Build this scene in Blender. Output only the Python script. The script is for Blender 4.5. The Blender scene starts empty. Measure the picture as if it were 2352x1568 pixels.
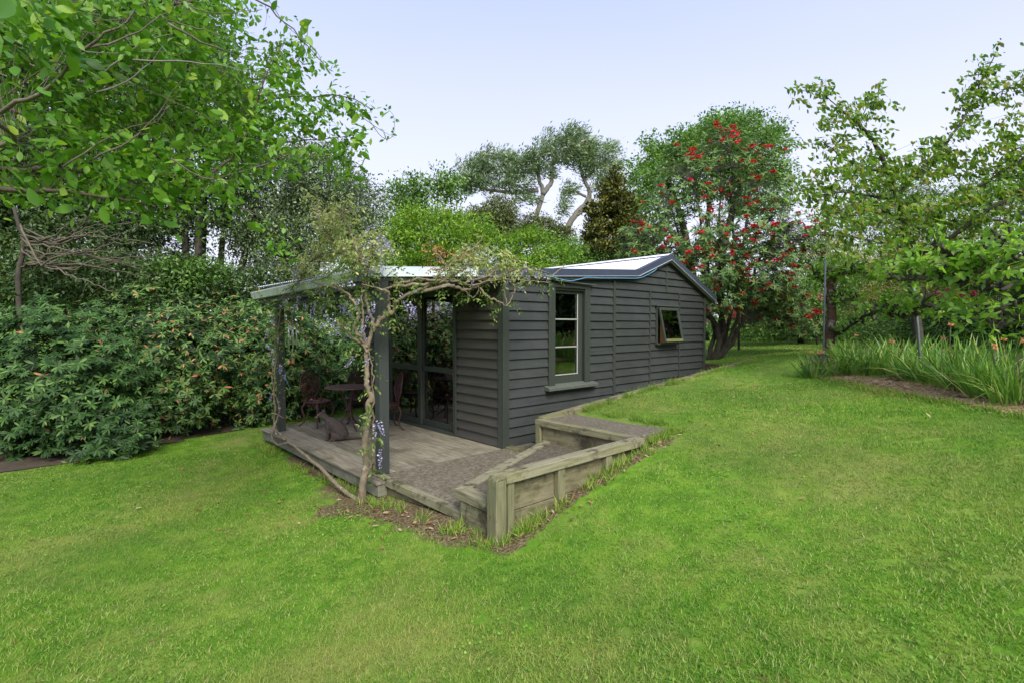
import bpy, math, random
import numpy as np
from mathutils import Vector, Matrix
R = random.Random(7); rng = np.random.default_rng(7)
sc = bpy.context.scene
COL = sc.collection
PI = math.pi
# ------------------------------------------------------------------ camera, world, sun
CAM = np.array([-4.755, -5.42, 1.713]); FWD = np.array([.6717, .7408, 0.]); RGT = np.array([.7408, -.6717, 0.])
cam = bpy.data.cameras.new('camera'); co = bpy.data.objects.new('camera', cam); COL.objects.link(co)
cam.lens = 36*1933/3840; cam.sensor_width = 36; cam.clip_end = 600; cam.clip_start = .05
co.location = CAM; co.rotation_euler = (PI/2-58/1933, 0, math.atan2(FWD[1], FWD[0])-PI/2)
sc.camera = co
w = bpy.data.worlds.new('World'); sc.world = w; w.use_nodes = True
nt = w.node_tree; nt.nodes.clear()
out = nt.nodes.new('ShaderNodeOutputWorld'); bg = nt.nodes.new('ShaderNodeBackground')
sky = nt.nodes.new('ShaderNodeTexSky'); sky.sky_type = 'NISHITA'; sky.sun_disc = False
SUN_EL, SUN_AZ = math.radians(42), math.radians(-114)      # direction towards the sun, azimuth from +X
sky.sun_elevation = SUN_EL; sky.sun_rotation = PI/2-SUN_AZ; sky.dust_density = 4
tc = nt.nodes.new('ShaderNodeTexCoord'); sx = nt.nodes.new('ShaderNodeSeparateXYZ')
cr = nt.nodes.new('ShaderNodeValToRGB'); mixw = nt.nodes.new('ShaderNodeMixRGB')
nz = nt.nodes.new('ShaderNodeTexNoise'); nz.inputs['Scale'].default_value = 1.6; nz.inputs['Detail'].default_value = 4
mapn = nt.nodes.new('ShaderNodeMapping'); mapn.inputs['Scale'].default_value = (1, 1, 4)
add = nt.nodes.new('ShaderNodeMath'); add.operation = 'MULTIPLY_ADD'; add.inputs[1].default_value = .07
nt.links.new(tc.outputs['Generated'], sx.inputs[0]); nt.links.new(tc.outputs['Generated'], mapn.inputs[0]); nt.links.new(mapn.outputs[0], nz.inputs['Vector'])
nt.links.new(nz.outputs[0], add.inputs[0]); nt.links.new(sx.outputs[2], add.inputs[2]); nt.links.new(add.outputs[0], cr.inputs[0])
e = cr.color_ramp.elements                                   # thin even overcast
SKYK = 3.12
e[0].position = 0; e[0].color = (.88, .885, .985, 1)
x = e.new(.30); x.color = (.75, .775, .98, 1)
x = e.new(.62); x.color = (.475, .56, .94, 1)
x = e.new(.999); x.color = (.475, .56, .94, 1)
e[len(e)-1].color = (.475, .56, .94, 1)
vm = nt.nodes.new('ShaderNodeVectorMath'); vm.operation = 'SCALE'; vm.inputs['Scale'].default_value = SKYK
nt.links.new(cr.outputs[0], vm.inputs[0])
mixw.inputs[0].default_value = .93
nt.links.new(sky.outputs[0], mixw.inputs[1]); nt.links.new(vm.outputs[0], mixw.inputs[2]); nt.links.new(mixw.outputs[0], bg.inputs[0])
bg.inputs[1].default_value = .1
nt.links.new(bg.outputs[0], out.inputs[0])
sl = bpy.data.lights.new('sun', 'SUN'); sl.energy = 1.5; sl.angle = math.radians(30); sl.color = (1, .96, .88)
so = bpy.data.objects.new('sun', sl); COL.objects.link(so)
sd = Vector((math.cos(SUN_EL)*math.cos(SUN_AZ), math.cos(SUN_EL)*math.sin(SUN_AZ), math.sin(SUN_EL)))
so.rotation_euler = sd.to_track_quat('Z', 'Y').to_euler()
sc.view_settings.view_transform = 'Standard'; sc.view_settings.look = 'None'; sc.view_settings.gamma = 1
sc.view_settings.use_curve_mapping = False; sc.view_settings.exposure = 2.0
sc.cycles.max_bounces = 6; sc.cycles.transparent_max_bounces = 8; sc.cycles.transmission_bounces = 4

# ------------------------------------------------------------------ helpers
def at(u, v, d):
    """point at depth d seen at (u,v) of a 2352x1568 layout sheet of the place"""
    return CAM + FWD*d + RGT*((u-1176)*1.63265/1933*d) + np.array([0, 0, 1.])*((748.5-v)*1.63265/1933*d)
def c1(x, y, d): return at(551+.2344*x, 582+.2344*y, d)
def c2(x, y, d): return at(551+.2344*x, 857.5+.2344*y, d)
def c4(x, y, d): return at(1041.3+.2604*x, 581.9+.2604*y, d)
def proj(P):
    P = np.atleast_2d(P)-CAM; d = P@FWD
    return 1176+P@RGT/d*1184, 748.5-P[:, 2]/d*1184, d
def root(name, label, cat, loc=(0, 0, 0), rz=0, group=None):
    o = bpy.data.objects.new(name, None); COL.objects.link(o); o.location = loc; o.rotation_euler[2] = rz
    o.empty_display_size = .1; o['label'] = label; o['category'] = cat
    if group: o['group'] = group
    return o
def wloc(o):
    v = Vector((0, 0, 0))
    while o is not None: v += o.location; o = o.parent
    return np.array(v)
def rawmesh(name, V, F, mat, smooth=False, rnd=None):
    """V (n,3); F list of index lists, or (m,k) array"""
    me = bpy.data.meshes.new(name)
    V = np.asarray(V, dtype=np.float32)
    if isinstance(F, np.ndarray):
        k = F.shape[1]; m = F.shape[0]
        me.vertices.add(len(V)); me.vertices.foreach_set('co', V.ravel())
        me.loops.add(m*k); me.loops.foreach_set('vertex_index', F.astype(np.int32).ravel())
        me.polygons.add(m); me.polygons.foreach_set('loop_start', np.arange(0, m*k, k, dtype=np.int32))
        try: me.polygons.foreach_set('loop_total', np.full(m, k, dtype=np.int32))
        except Exception: pass
        me.update(calc_edges=True)
    else:
        me.from_pydata(V.tolist(), [], [list(map(int, f)) for f in F]); me.update()
    if smooth: me.polygons.foreach_set('use_smooth', np.ones(len(me.polygons), dtype=bool))
    if rnd is not None:
        a = me.attributes.new('rnd', 'FLOAT', 'POINT'); a.data.foreach_set('value', np.asarray(rnd, dtype=np.float32))
    if mat: me.materials.append(mat)
    return me
def obj(name, V, F, mat, parent=None, local=False, smooth=False, bev=0, rnd=None, centre=False):
    V = np.asarray(V, dtype=float)
    off = np.zeros(3)
    if parent is not None and not local: off = wloc(parent)
    c = np.zeros(3)
    if centre: c = (V.min(0)+V.max(0))/2
    me = rawmesh(name, V-c, F, mat, smooth, rnd)
    o = bpy.data.objects.new(name, me); COL.objects.link(o)
    o.location = c-off if (centre or not local) else (0, 0, 0)
    if local: o.location = c
    if parent is not None: o.parent = parent
    if bev:
        b = o.modifiers.new('bevel', 'BEVEL'); b.width = bev; b.segments = 2; b.limit_method = 'ANGLE'
    return o
def tag(o, label, cat, group=None, kind=None):
    if label: o['label'] = label
    if cat: o['category'] = cat
    if group: o['group'] = group
    if kind: o['kind'] = kind
    return o
class MB:
    def __init__(s): s.V = []; s.F = []; s.n = 0
    def add(s, V, F):
        V = np.asarray(V, dtype=float); s.V.append(V); s.F += [[i+s.n for i in f] for f in F]; s.n += len(V); return s
    def box(s, a, b):
        x0, y0, z0 = a; x1, y1, z1 = b
        return s.add([(x0,y0,z0),(x1,y0,z0),(x1,y1,z0),(x0,y1,z0),(x0,y0,z1),(x1,y0,z1),(x1,y1,z1),(x0,y1,z1)],
                     [(0,3,2,1),(4,5,6,7),(0,1,5,4),(1,2,6,5),(2,3,7,6),(3,0,4,7)])
    def prism(s, poly, h0, h1, axis=2):
        """polygon (list of 2d) extruded along axis"""
        n = len(poly)
        def p(q, h):
            q = list(q); q.insert(axis, h); return q
        V = [p(q, h0) for q in poly]+[p(q, h1) for q in poly]
        F = [list(range(n))[::-1], list(range(n, 2*n))]+[(i, (i+1) % n, n+(i+1) % n, n+i) for i in range(n)]
        return s.add(V, F)
    def beam(s, p, q, w, h, up=(0, 0, 1)):
        p, q, up = np.array(p, float), np.array(q, float), np.array(up, float)
        d = q-p; d /= np.linalg.norm(d); sd = np.cross(d, up); sd /= np.linalg.norm(sd); u = np.cross(sd, d)
        V = [c+sd*a*w/2+u*b*h/2 for c in (p, q) for a, b in ((-1,-1),(1,-1),(1,1),(-1,1))]
        return s.add(V, [(0,1,2,3),(7,6,5,4),(0,4,5,1),(1,5,6,2),(2,6,7,3),(3,7,4,0)])
    def tube(s, pts, r, n=6, cap=True):
        pts = np.array(pts, float); m = len(pts)
        r = np.full(m, r) if np.isscalar(r) else np.array(r, float)
        T = np.gradient(pts, axis=0); T /= np.linalg.norm(T, axis=1)[:, None]+1e-9
        u = np.cross(T[0], (0, 0, 1.) if abs(T[0][2]) < .9 else (1., 0, 0)); u /= np.linalg.norm(u)
        V = []
        for i in range(m):
            u = u-T[i]*np.dot(u, T[i]); u /= np.linalg.norm(u)+1e-9; b = np.cross(T[i], u)
            for k in range(n):
                a = 2*PI*k/n; V.append(pts[i]+r[i]*(math.cos(a)*u+math.sin(a)*b))
        F = [(i*n+k, i*n+(k+1) % n, (i+1)*n+(k+1) % n, (i+1)*n+k) for i in range(m-1) for k in range(n)]
        if cap: F += [list(range(n))[::-1], list(range((m-1)*n, m*n))]
        return s.add(V, F)
    def lathe(s, prof, c=(0, 0, 0), n=20):
        V = [(c[0]+r*math.cos(2*PI*k/n), c[1]+r*math.sin(2*PI*k/n), c[2]+z) for r, z in prof for k in range(n)]
        m = len(prof)
        F = [(i*n+k, i*n+(k+1) % n, (i+1)*n+(k+1) % n, (i+1)*n+k) for i in range(m-1) for k in range(n)]
        F += [list(range(n))[::-1], list(range((m-1)*n, m*n))]
        return s.add(V, F)
    def build(s, name, mat, parent=None, **k):
        return obj(name, np.concatenate(s.V), s.F, mat, parent, **k)
def box(name, a, b, mat, parent=None, **k): return MB().box(a, b).build(name, mat, parent, **k)
def spline(P, n=6, jit=0):
    P = np.array(P, float); out = []
    Q = np.vstack([2*P[0]-P[1], P, 2*P[-1]-P[-2]])
    for i in range(1, len(Q)-2):
        for t in np.arange(n)/n:
            a, b, c, d = Q[i-1], Q[i], Q[i+1], Q[i+2]
            out.append(.5*(2*b+(c-a)*t+(2*a-5*b+4*c-d)*t*t+(3*b-a-3*c+d)*t**3))
    out.append(P[-1]); out = np.array(out)
    if jit: out[1:-1] += rng.normal(0, jit, (len(out)-2, 3))
    return out

# ------------------------------------------------------------------ materials
def ramp(E, stops):
    E[0].position = 0; E[1].position = 1
    for p, c in stops[1:-1]: E.new(p).color = (*c, 1)
    E[0].color = (*stops[0][1], 1); E[len(E)-1].color = (*stops[-1][1], 1)
    E[len(E)-1].position = stops[-1][0]; E[0].position = stops[0][0]
def mat(name, cols, scale=6, rough=.7, bump=0, bscale=40, stretch=(1, 1, 1), spec=.4, detail=6, coords='Object', rrough=0, metal=0, stain=None):
    """noise between two or more colours; stain=(colour, scale, lo, hi, amount)"""
    m = bpy.data.materials.new(name); m.use_nodes = True; t = m.node_tree; N = t.nodes; L = t.links
    b = N['Principled BSDF']; b.inputs['Roughness'].default_value = rough; b.inputs['Specular IOR Level'].default_value = spec
    b.inputs['Metallic'].default_value = metal
    geo = N.new('ShaderNodeNewGeometry'); mp = N.new('ShaderNodeMapping'); mp.inputs['Scale'].default_value = stretch
    L.new(geo.outputs['Position'], mp.inputs[0])
    n = N.new('ShaderNodeTexNoise'); n.inputs['Scale'].default_value = scale; n.inputs['Detail'].default_value = detail; n.inputs['Roughness'].default_value = .62
    L.new(mp.outputs[0], n.inputs['Vector'])
    oi = N.new('ShaderNodeObjectInfo')
    ma = N.new('ShaderNodeMath'); ma.operation = 'MULTIPLY_ADD'; ma.inputs[1].default_value = .22; ma.inputs[2].default_value = -.11
    L.new(oi.outputs['Random'], ma.inputs[0])
    ad = N.new('ShaderNodeMath'); L.new(n.outputs[0], ad.inputs[0]); L.new(ma.outputs[0], ad.inputs[1])
    r = N.new('ShaderNodeValToRGB'); L.new(ad.outputs[0], r.inputs[0])
    k = len(cols); E = r.color_ramp.elements
    ramp(E, [(.3+.4*i/max(1, k-1), c) for i, c in enumerate(cols)])
    src = r.outputs[0]
    if stain:
        for (scol, ss, lo, hi, am) in (stain if isinstance(stain, list) else [stain]):
            n2 = N.new('ShaderNodeTexNoise'); n2.inputs['Scale'].default_value = ss; n2.inputs['Detail'].default_value = 5; n2.inputs['Roughness'].default_value = .7
            L.new(geo.outputs['Position'], n2.inputs['Vector'])
            mr = N.new('ShaderNodeMapRange'); mr.inputs[1].default_value = lo; mr.inputs[2].default_value = hi; mr.inputs[4].default_value = am
            L.new(n2.outputs[0], mr.inputs[0]); mx = N.new('ShaderNodeMixRGB'); mx.inputs[2].default_value = (*scol, 1)
            L.new(mr.outputs[0], mx.inputs[0]); L.new(src, mx.inputs[1]); src = mx.outputs[0]
    L.new(src, b.inputs['Base Color'])
    if rrough:
        mr = N.new('ShaderNodeMapRange'); mr.inputs[3].default_value = rough-rrough; mr.inputs[4].default_value = rough+rrough
        L.new(n.outputs[0], mr.inputs[0]); L.new(mr.outputs[0], b.inputs['Roughness'])
    if bump:
        nb = N.new('ShaderNodeTexNoise'); nb.inputs['Scale'].default_value = bscale; nb.inputs['Detail'].default_value = 4
        L.new(mp.outputs[0], nb.inputs['Vector']); bu = N.new('ShaderNodeBump'); bu.inputs['Strength'].default_value = bump; bu.inputs['Distance'].default_value = .01
        L.new(nb.outputs[0], bu.inputs['Height']); L.new(bu.outputs[0], b.inputs['Normal'])
    return m
def leafmat(name, cols, rough=.5, trans=.3, spec=.4, tcol=None, world=None, tipred=None):
    """colour ramp driven by a per-leaf random value; translucent"""
    m = bpy.data.materials.new(name); m.use_nodes = True; t = m.node_tree; N = t.nodes; L = t.links
    b = N['Principled BSDF']; b.inputs['Roughness'].default_value = rough; b.inputs['Specular IOR Level'].default_value = spec
    a = N.new('ShaderNodeAttribute'); a.attribute_name = 'rnd'
    oi = N.new('ShaderNodeObjectInfo'); s = N.new('ShaderNodeMath'); L.new(a.outputs['Fac'], s.inputs[0]); L.new(oi.outputs['Random'], s.inputs[1])
    f = N.new('ShaderNodeMath'); f.operation = 'FRACT'; L.new(s.outputs[0], f.inputs[0])
    r = N.new('ShaderNodeValToRGB'); L.new(f.outputs[0], r.inputs[0]); E = r.color_ramp.elements; k = len(cols)
    ramp(E, [(c[3] if len(c) > 3 else i/max(1, k-1), c[:3]) for i, c in enumerate(cols)])
    src = r.outputs[0]
    geo = N.new('ShaderNodeNewGeometry')
    if world:
        for (scol, ss, lo, hi, am) in world:
            n2 = N.new('ShaderNodeTexNoise'); n2.inputs['Scale'].default_value = ss; n2.inputs['Detail'].default_value = 4
            L.new(geo.outputs['Position'], n2.inputs['Vector'])
            mr = N.new('ShaderNodeMapRange'); mr.inputs[1].default_value = lo; mr.inputs[2].default_value = hi; mr.inputs[4].default_value = am
            L.new(n2.outputs[0], mr.inputs[0]); mx = N.new('ShaderNodeMixRGB'); mx.inputs[2].default_value = (*scol, 1)
            L.new(mr.outputs[0], mx.inputs[0]); L.new(src, mx.inputs[1]); src = mx.outputs[0]
    L.new(src, b.inputs['Base Color'])
    if trans:
        tr = N.new('ShaderNodeBsdfTranslucent'); g = N.new('ShaderNodeMixRGB'); g.blend_type = 'MULTIPLY'; g.inputs[0].default_value = 1
        g.inputs[2].default_value = (*(tcol or (1.25, 1.3, .6)), 1); L.new(src, g.inputs[1]); L.new(g.outputs[0], tr.inputs[0])
        mx = N.new('ShaderNodeMixShader'); mx.inputs[0].default_value = trans
        L.new(b.outputs[0], mx.inputs[1]); L.new(tr.outputs[0], mx.inputs[2]); L.new(mx.outputs[0], N['Material Output'].inputs[0])
    return m
GX, GY, GZ = (1, 14, 14), (14, 1, 14), (14, 14, 1)   # grain directions
paint = [(.025, .028, .0255), (.035, .039, .035)]
M = {}
M['board'] = mat('dark_painted_weatherboard', paint, 3, .5, .25, 30, GX, .45, rrough=.1, stain=[((.13, .13, .13), 38, .70, .73, .8), ((.040, .050, .028), 2.2, .55, .75, .5), ((.05, .055, .055), .9, .45, .7, .6)])
M['boardy'] = mat('dark_weatherboard_lightened_for_shade', [(.040, .038, .032), (.054, .052, .044)], 3, .5, .25, 30, GY, .45, rrough=.1, stain=[((.05, .055, .03), 2.2, .5, .7, .5)])  # same paint as the gable boards, lightened to offset the veranda shade
M['trim'] = mat('dark_green_trim_paint', [(.030, .036, .029), (.040, .048, .038)], 4, .42, .15, 40, GZ, .5, rrough=.1, stain=((.09, .10, .08), 30, .66, .74, .5))
M['postp'] = mat('dark_grey_post_paint', [(.028, .033, .030), (.038, .044, .040)], 4, .45, .25, 40, GZ, .5, stain=((.10, .09, .035), 1.3, .64, .72, .25))
M['sillp'] = mat('weathered_sill_paint', [(.05, .06, .045), (.09, .10, .08)], 14, .55, .3, 40, GX, .4, stain=((.13, .16, .05), 9, .6, .7, .6))
M['mossy'] = mat('yellow_mossy_sash', [(.045, .055, .036), (.14, .145, .045)], 30, .8, .3, 60)
M['slate'] = mat('slate_blue_roof_flashing', [(.040, .052, .080), (.052, .065, .096)], 3, .38, 0, spec=.5, rrough=.06)
M['flash_pale'] = mat('pale_grey_roof_flashing', [(.50, .56, .58), (.58, .64, .67)], 3, .35, 0, spec=.5, rrough=.05)  # paler colour for the veranda-end length of flashing
M['gutter'] = mat('pale_green_metal_gutter', [(.42, .48, .40), (.52, .57, .50)], 3, .35, 0, spec=.5, stain=((.22, .24, .10), 5, .5, .68, .7))
M['roof'] = mat('white_corrugated_roof', [(.66, .68, .72), (.78, .80, .84)], 4, .4, 0, spec=.5)
M['soffit'] = mat('white_painted_ceiling_sheet', [(.76, .76, .75), (.82, .82, .80)], 5, .6)
M['deck'] = mat('weathered_deck_timber', [(.125, .11, .075), (.20, .18, .13), (.29, .265, .20)], 2.4, .8, .5, 30, GY, .25, stain=[((.09, .075, .05), 2.0, .5, .66, .75), ((.17, .16, .06), 1.3, .58, .7, .5)])
M['deckx'] = mat('weathered_deck_fascia', [(.12, .118, .085), (.19, .185, .14)], 2.4, .8, .5, 30, GY, .25, stain=((.06, .07, .035), 3, .5, .66, .7))
M['timy'] = mat('mossy_timber_lengthways', [(.10, .092, .048), (.17, .16, .09), (.25, .235, .155)], 3, .85, .5, 26, GY, .25, stain=[((.04, .036, .022), 5, .50, .62, .85), ((.17, .18, .06), 1.8, .5, .7, .5)])
M['timx'] = mat('mossy_timber_crossways', [(.10, .092, .048), (.17, .16, .09), (.25, .235, .155)], 3, .85, .5, 26, GX, .25, stain=[((.04, .036, .022), 5, .52, .64, .85), ((.17, .18, .06), 1.8, .5, .7, .5)])
M['timz'] = mat('mossy_timber_upright', [(.10, .105, .05), (.15, .15, .08), (.21, .195, .115)], 3, .85, .5, 26, GZ, .25, stain=[((.06, .055, .035), 5, .58, .7, .7)])
M['ply'] = mat('stained_retaining_board', [(.085, .075, .04), (.15, .135, .075), (.21, .19, .12)], 2.5, .85, .4, 26, (2, 2, 9), .25, stain=[((.035, .032, .02), 2.2, .5, .64, .9), ((.11, .12, .04), 3, .5, .7, .5)])
M['conc'] = mat('dark_gritty_concrete', [(.050, .041, .027), (.10, .085, .058), (.18, .158, .115)], 26, .9, .3, 150, stain=[((.22, .18, .11), 60, .6, .66, .75), ((.055, .06, .025), 2.5, .52, .7, .7), ((.34, .33, .32), 170, .70, .73, .8)])
M['soil'] = mat('dark_soil', [(.035, .026, .016), (.075, .055, .035)], 9, .95, .8, 40)
M['mulch'] = mat('straw_mulch', [(.13, .09, .045), (.28, .20, .10), (.42, .31, .18)], 30, .95, .8, 60)
M['bark'] = mat('grey_brown_bark', [(.065, .052, .036), (.13, .11, .08)], 14, .9, .8, 40, stain=((.26, .26, .22), 9, .62, .68, .6))
M['barkd'] = mat('dark_bark', [(.028, .024, .018), (.06, .05, .04)], 12, .9, .8, 40, stain=((.06, .075, .02), 4, .5, .66, .6))
M['barkp'] = mat('pale_grey_bark', [(.11, .10, .085), (.19, .175, .155)], 12, .9, .5, 40)
M['barkr'] = mat('reddish_lichen_bark', [(.07, .032, .02), (.13, .07, .045)], 14, .9, .8, 40, stain=((.36, .37, .33), 9, .56, .62, .8))
M['wist'] = mat('tan_vine_bark', [(.10, .078, .05), (.20, .16, .105)], 16, .8, .5, 50, stain=((.42, .42, .38), 7, .60, .66, .7))
M['glass'] = None
M['black'] = mat('black_metal', [(.012, .012, .012), (.02, .02, .02)], 8, .35)
M['iron'] = mat('rust_red_cast_iron', [(.030, .016, .014), (.07, .028, .024)], 16, .6, .4, 60, stain=((.13, .035, .025), 7, .52, .66, .6))
M['irontop'] = mat('worn_red_table_paint', [(.10, .04, .035), (.19, .10, .09)], 20, .6, .4, 80, stain=((.30, .22, .2), 30, .58, .68, .7))
M['tin'] = mat('silver_tube', [(.45, .48, .48), (.6, .62, .62)], 8, .35, metal=.6)
M['grey'] = mat('grey_galvanised_pole', [(.11, .13, .15), (.16, .18, .20)], 8, .5)
M['inner'] = mat('dim_brown_interior_wall', [(.30, .24, .17), (.36, .29, .21)], 3, .8)
M['carpet'] = mat('rust_brown_carpet', [(.22, .09, .055), (.28, .13, .085)], 20, .95)
M['strip'] = mat('chalky_glazing_strip', [(.20, .21, .18), (.38, .40, .36)], 60, .6)
M['white'] = mat('white_paint', [(.60, .62, .60), (.72, .74, .72)], 20, .5, stain=((.3, .32, .28), 30, .6, .68, .6))
M['cloth'] = mat('cream_bedcover', [(.5, .48, .42), (.6, .58, .52)], 10, .9)
M['cush'] = mat('blue_patterned_cushion', [(.03, .045, .09), (.16, .24, .32), (.55, .62, .62)], 16, .9)
M['pine'] = mat('orange_pine', [(.30, .15, .05), (.40, .21, .08)], 3, .6, 0, stretch=GZ)
M['cord'] = mat('blue_cord', [(.10, .30, .50), (.14, .36, .58)], 8, .5)
def glass():
    m = bpy.data.materials.new('window_glass'); m.use_nodes = True; t = m.node_tree; N = t.nodes; L = t.links
    N.remove(N['Principled BSDF'])
    g = N.new('ShaderNodeBsdfGlossy'); g.inputs['Roughness'].default_value = .01; g.inputs[0].default_value = (1, 1, 1, 1)
    tr = N.new('ShaderNodeBsdfTransparent'); tr.inputs[0].default_value = (.86, .90, .88, 1)
    fr = N.new('ShaderNodeFresnel'); fr.inputs[0].default_value = 1.5
    mm = N.new('ShaderNodeMath'); mm.operation = 'MULTIPLY_ADD'; mm.inputs[1].default_value = 2.6; mm.inputs[2].default_value = .09; mm.use_clamp = True
    L.new(fr.outputs[0], mm.inputs[0]); mx = N.new('ShaderNodeMixShader'); L.new(mm.outputs[0], mx.inputs[0])
    L.new(tr.outputs[0], mx.inputs[1]); L.new(g.outputs[0], mx.inputs[2]); L.new(mx.outputs[0], N['Material Output'].inputs[0])
    return m
M['glass'] = glass()

# ------------------------------------------------------------------ ground
ctrl = np.array([(-2.08,-2.35,-.06),(-2.1,-1.7,-.06),(-2.2,-.2,-.22),(-2.2,1.7,-.27),(-2.2,3.7,-.24),(-1,5,-.17),(.65,5.6,-.13),(-5.2,5.1,-.34),(-8,4,-.45),
 (-1.36,-2.38,.158),(-.57,-2.38,.288),(0,-2.38,.43),(.75,-2.25,.495),(.8,-.75,.535),(2.5,-.75,.68),(4.5,-.75,.84),(6.3,-.75,.97),(4.5,-2.4,.87),(7.3,-1.9,1.12),
 (2.4,-5.05,.85),(4.54,-3.84,.98),(-4.75,-5.42,.08),(-3.5,-3.5,-.02),(-8,-3,-.2),(-6,0,-.26),(7.2,.5,.90),(9,2.4,.98),(12,3,1.07),(14,-4,1.2),(7,-8,1.15),(0,-8,.65),(-5,-9,.35),
 (-12,0,-.4),(0,-4,.45),(-1.5,-3.4,.14),(-9,6,-.5),(-3,8,-.3),(3,9,.1),(9,9,.8),(2.3,-2.5,.69)])
def tps(P, Q):
    r = np.linalg.norm(P[:, None, :]-Q[None], axis=2); return np.where(r > 1e-9, r*r*np.log(r+1e-12), 0)
_n = len(ctrl); _A = np.zeros((_n+3, _n+3)); _A[:_n, :_n] = tps(ctrl[:, :2], ctrl[:, :2])+np.eye(_n)*.25
_A[:_n, _n:] = np.c_[np.ones(_n), ctrl[:, :2]]; _A[_n:, :_n] = _A[:_n, _n:].T
_W = np.linalg.solve(_A, np.r_[ctrl[:, 2], 0, 0, 0])
def gz(x, y):
    x = np.atleast_1d(np.asarray(x, float)); y = np.atleast_1d(np.asarray(y, float))
    P = np.c_[np.clip(x, -11, 14).ravel(), np.clip(y, -9, 9).ravel()]; out = []
    for i in range(0, len(P), 20000):
        q = P[i:i+20000]; out.append(tps(q, ctrl[:, :2])@_W[:_n]+_W[_n]+q@_W[_n+1:])
    z = np.concatenate(out)+.012*np.sin(P[:, 0]*2.1+P[:, 1])*np.sin(P[:, 1]*1.7-P[:, 0]*.6)
    return z
def inlow(x, y):
    return ((x > -1.93) & (x < 6.28) & (y > -.70) & (y < 4.2)) | ((x > -1.95) & (x < .62) & (y > -2.2) & (y < -.6)) | ((x > -1.95) & (x < 0) & (y > -2.28) & (y < 3.7))
def axis_coords(lo, hi, step, extra, far, fine):
    a = [v for v in np.arange(lo, hi, step) if not fine[0] < v < fine[1]]+list(np.arange(fine[0], fine[1], .07))+[v+d for v in extra for d in (-.012, .012)]
    a += [lo-s for s in far]+[hi+s for s in far]
    return np.array(sorted(a))
FAR = (1, 3, 8, 20, 60, 160, 400)
gx = axis_coords(-12, 15, .22, (-1.95, -1.93, 0, .62, 6.28), FAR, (-3.4, .7)); gy = axis_coords(-10, 10, .22, (-.70, -2.2, -2.28, -.6, 4.2, 3.7), FAR, (-3.2, 2.6))
XX, YY = np.meshgrid(gx, gy, indexing='ij'); ZZ = gz(XX.ravel(), YY.ravel()); low = inlow(XX.ravel(), YY.ravel()); ZZ = np.where(low, -.42, ZZ)
nx, ny = len(gx), len(gy); ii, jj = np.meshgrid(np.arange(nx-1), np.arange(ny-1), indexing='ij'); b0 = (ii*ny+jj).ravel()
lawnm = mat('lawn_turf', [(.058, .138, .011), (.096, .200, .016), (.155, .255, .028)], 5, .95, .6, 60, stain=[((.235, .22, .07), .8, .48, .66, .65), ((.055, .11, .02), .5, .5, .64, .5), ((.09, .065, .035), 7, .68, .75, .6)], spec=.1)
lawn = obj('lawn', np.c_[XX.ravel(), YY.ravel(), ZZ], np.c_[b0, b0+ny, b0+ny+1, b0+1], lawnm, smooth=True)
def bareness(x, y):
    d = np.full(np.shape(x), 9.)
    for (a, b, c_, d_, w_) in ((-2.05,2.4,-2.05,.6,.20),(-2.12,.6,-2.2,-.3,.34),(-2.25,-.35,-2.5,-.1,.30),(-2.2,-.3,-2.1,-1.9,.33),(-2.1,-1.9,-2.05,-2.4,.20),(-2.05,-2.36,.4,-2.34,.15)):
        t = np.clip(((x-a)*(c_-a)+(y-b)*(d_-b))/((c_-a)**2+(d_-b)**2), 0, 1); d = np.minimum(d, np.hypot(x-a-t*(c_-a), y-b-t*(d_-b))/w_)
    return np.clip(1.25-d, 0, 1)
_a = lawn.data.attributes.new('bare', 'FLOAT', 'POINT'); _a.data.foreach_set('value', bareness(XX.ravel(), YY.ravel()).astype(np.float32))
_t = lawnm.node_tree; _N = _t.nodes; _L = _t.links; _b = _N['Principled BSDF']; _src = _b.inputs['Base Color'].links[0].from_socket
_at = _N.new('ShaderNodeAttribute'); _at.attribute_name = 'bare'; _g = _N.new('ShaderNodeNewGeometry'); _n1 = _N.new('ShaderNodeTexNoise'); _n1.inputs['Scale'].default_value = 5.5; _n1.inputs['Detail'].default_value = 7; _n1.inputs['Roughness'].default_value = .7; _L.new(_g.outputs['Position'], _n1.inputs['Vector'])
_m1 = _N.new('ShaderNodeMath'); _m1.operation = 'MULTIPLY_ADD'; _m1.inputs[1].default_value = 1.5; _L.new(_n1.outputs[0], _m1.inputs[0]); _L.new(_at.outputs['Fac'], _m1.inputs[2])
_mr = _N.new('ShaderNodeMapRange'); _mr.inputs[1].default_value = 1.2; _mr.inputs[2].default_value = 1.45; _L.new(_m1.outputs[0], _mr.inputs[0])
_n2 = _N.new('ShaderNodeTexNoise'); _n2.inputs['Scale'].default_value = 40; _n2.inputs['Detail'].default_value = 5; _L.new(_g.outputs['Position'], _n2.inputs['Vector']); _r = _N.new('ShaderNodeValToRGB'); ramp(_r.color_ramp.elements, [(.35, (.05, .036, .018)), (.5, (.10, .075, .038)), (.68, (.20, .16, .10))]); _L.new(_n2.outputs[0], _r.inputs[0])
_mx = _N.new('ShaderNodeMixRGB'); _L.new(_mr.outputs[0], _mx.inputs[0]); _L.new(_src, _mx.inputs[1]); _L.new(_r.outputs[0], _mx.inputs[2]); _L.new(_mx.outputs[0], _b.inputs['Base Color'])
tag(lawn, 'sloping mown green lawn around the hut', None, kind='structure')
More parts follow.
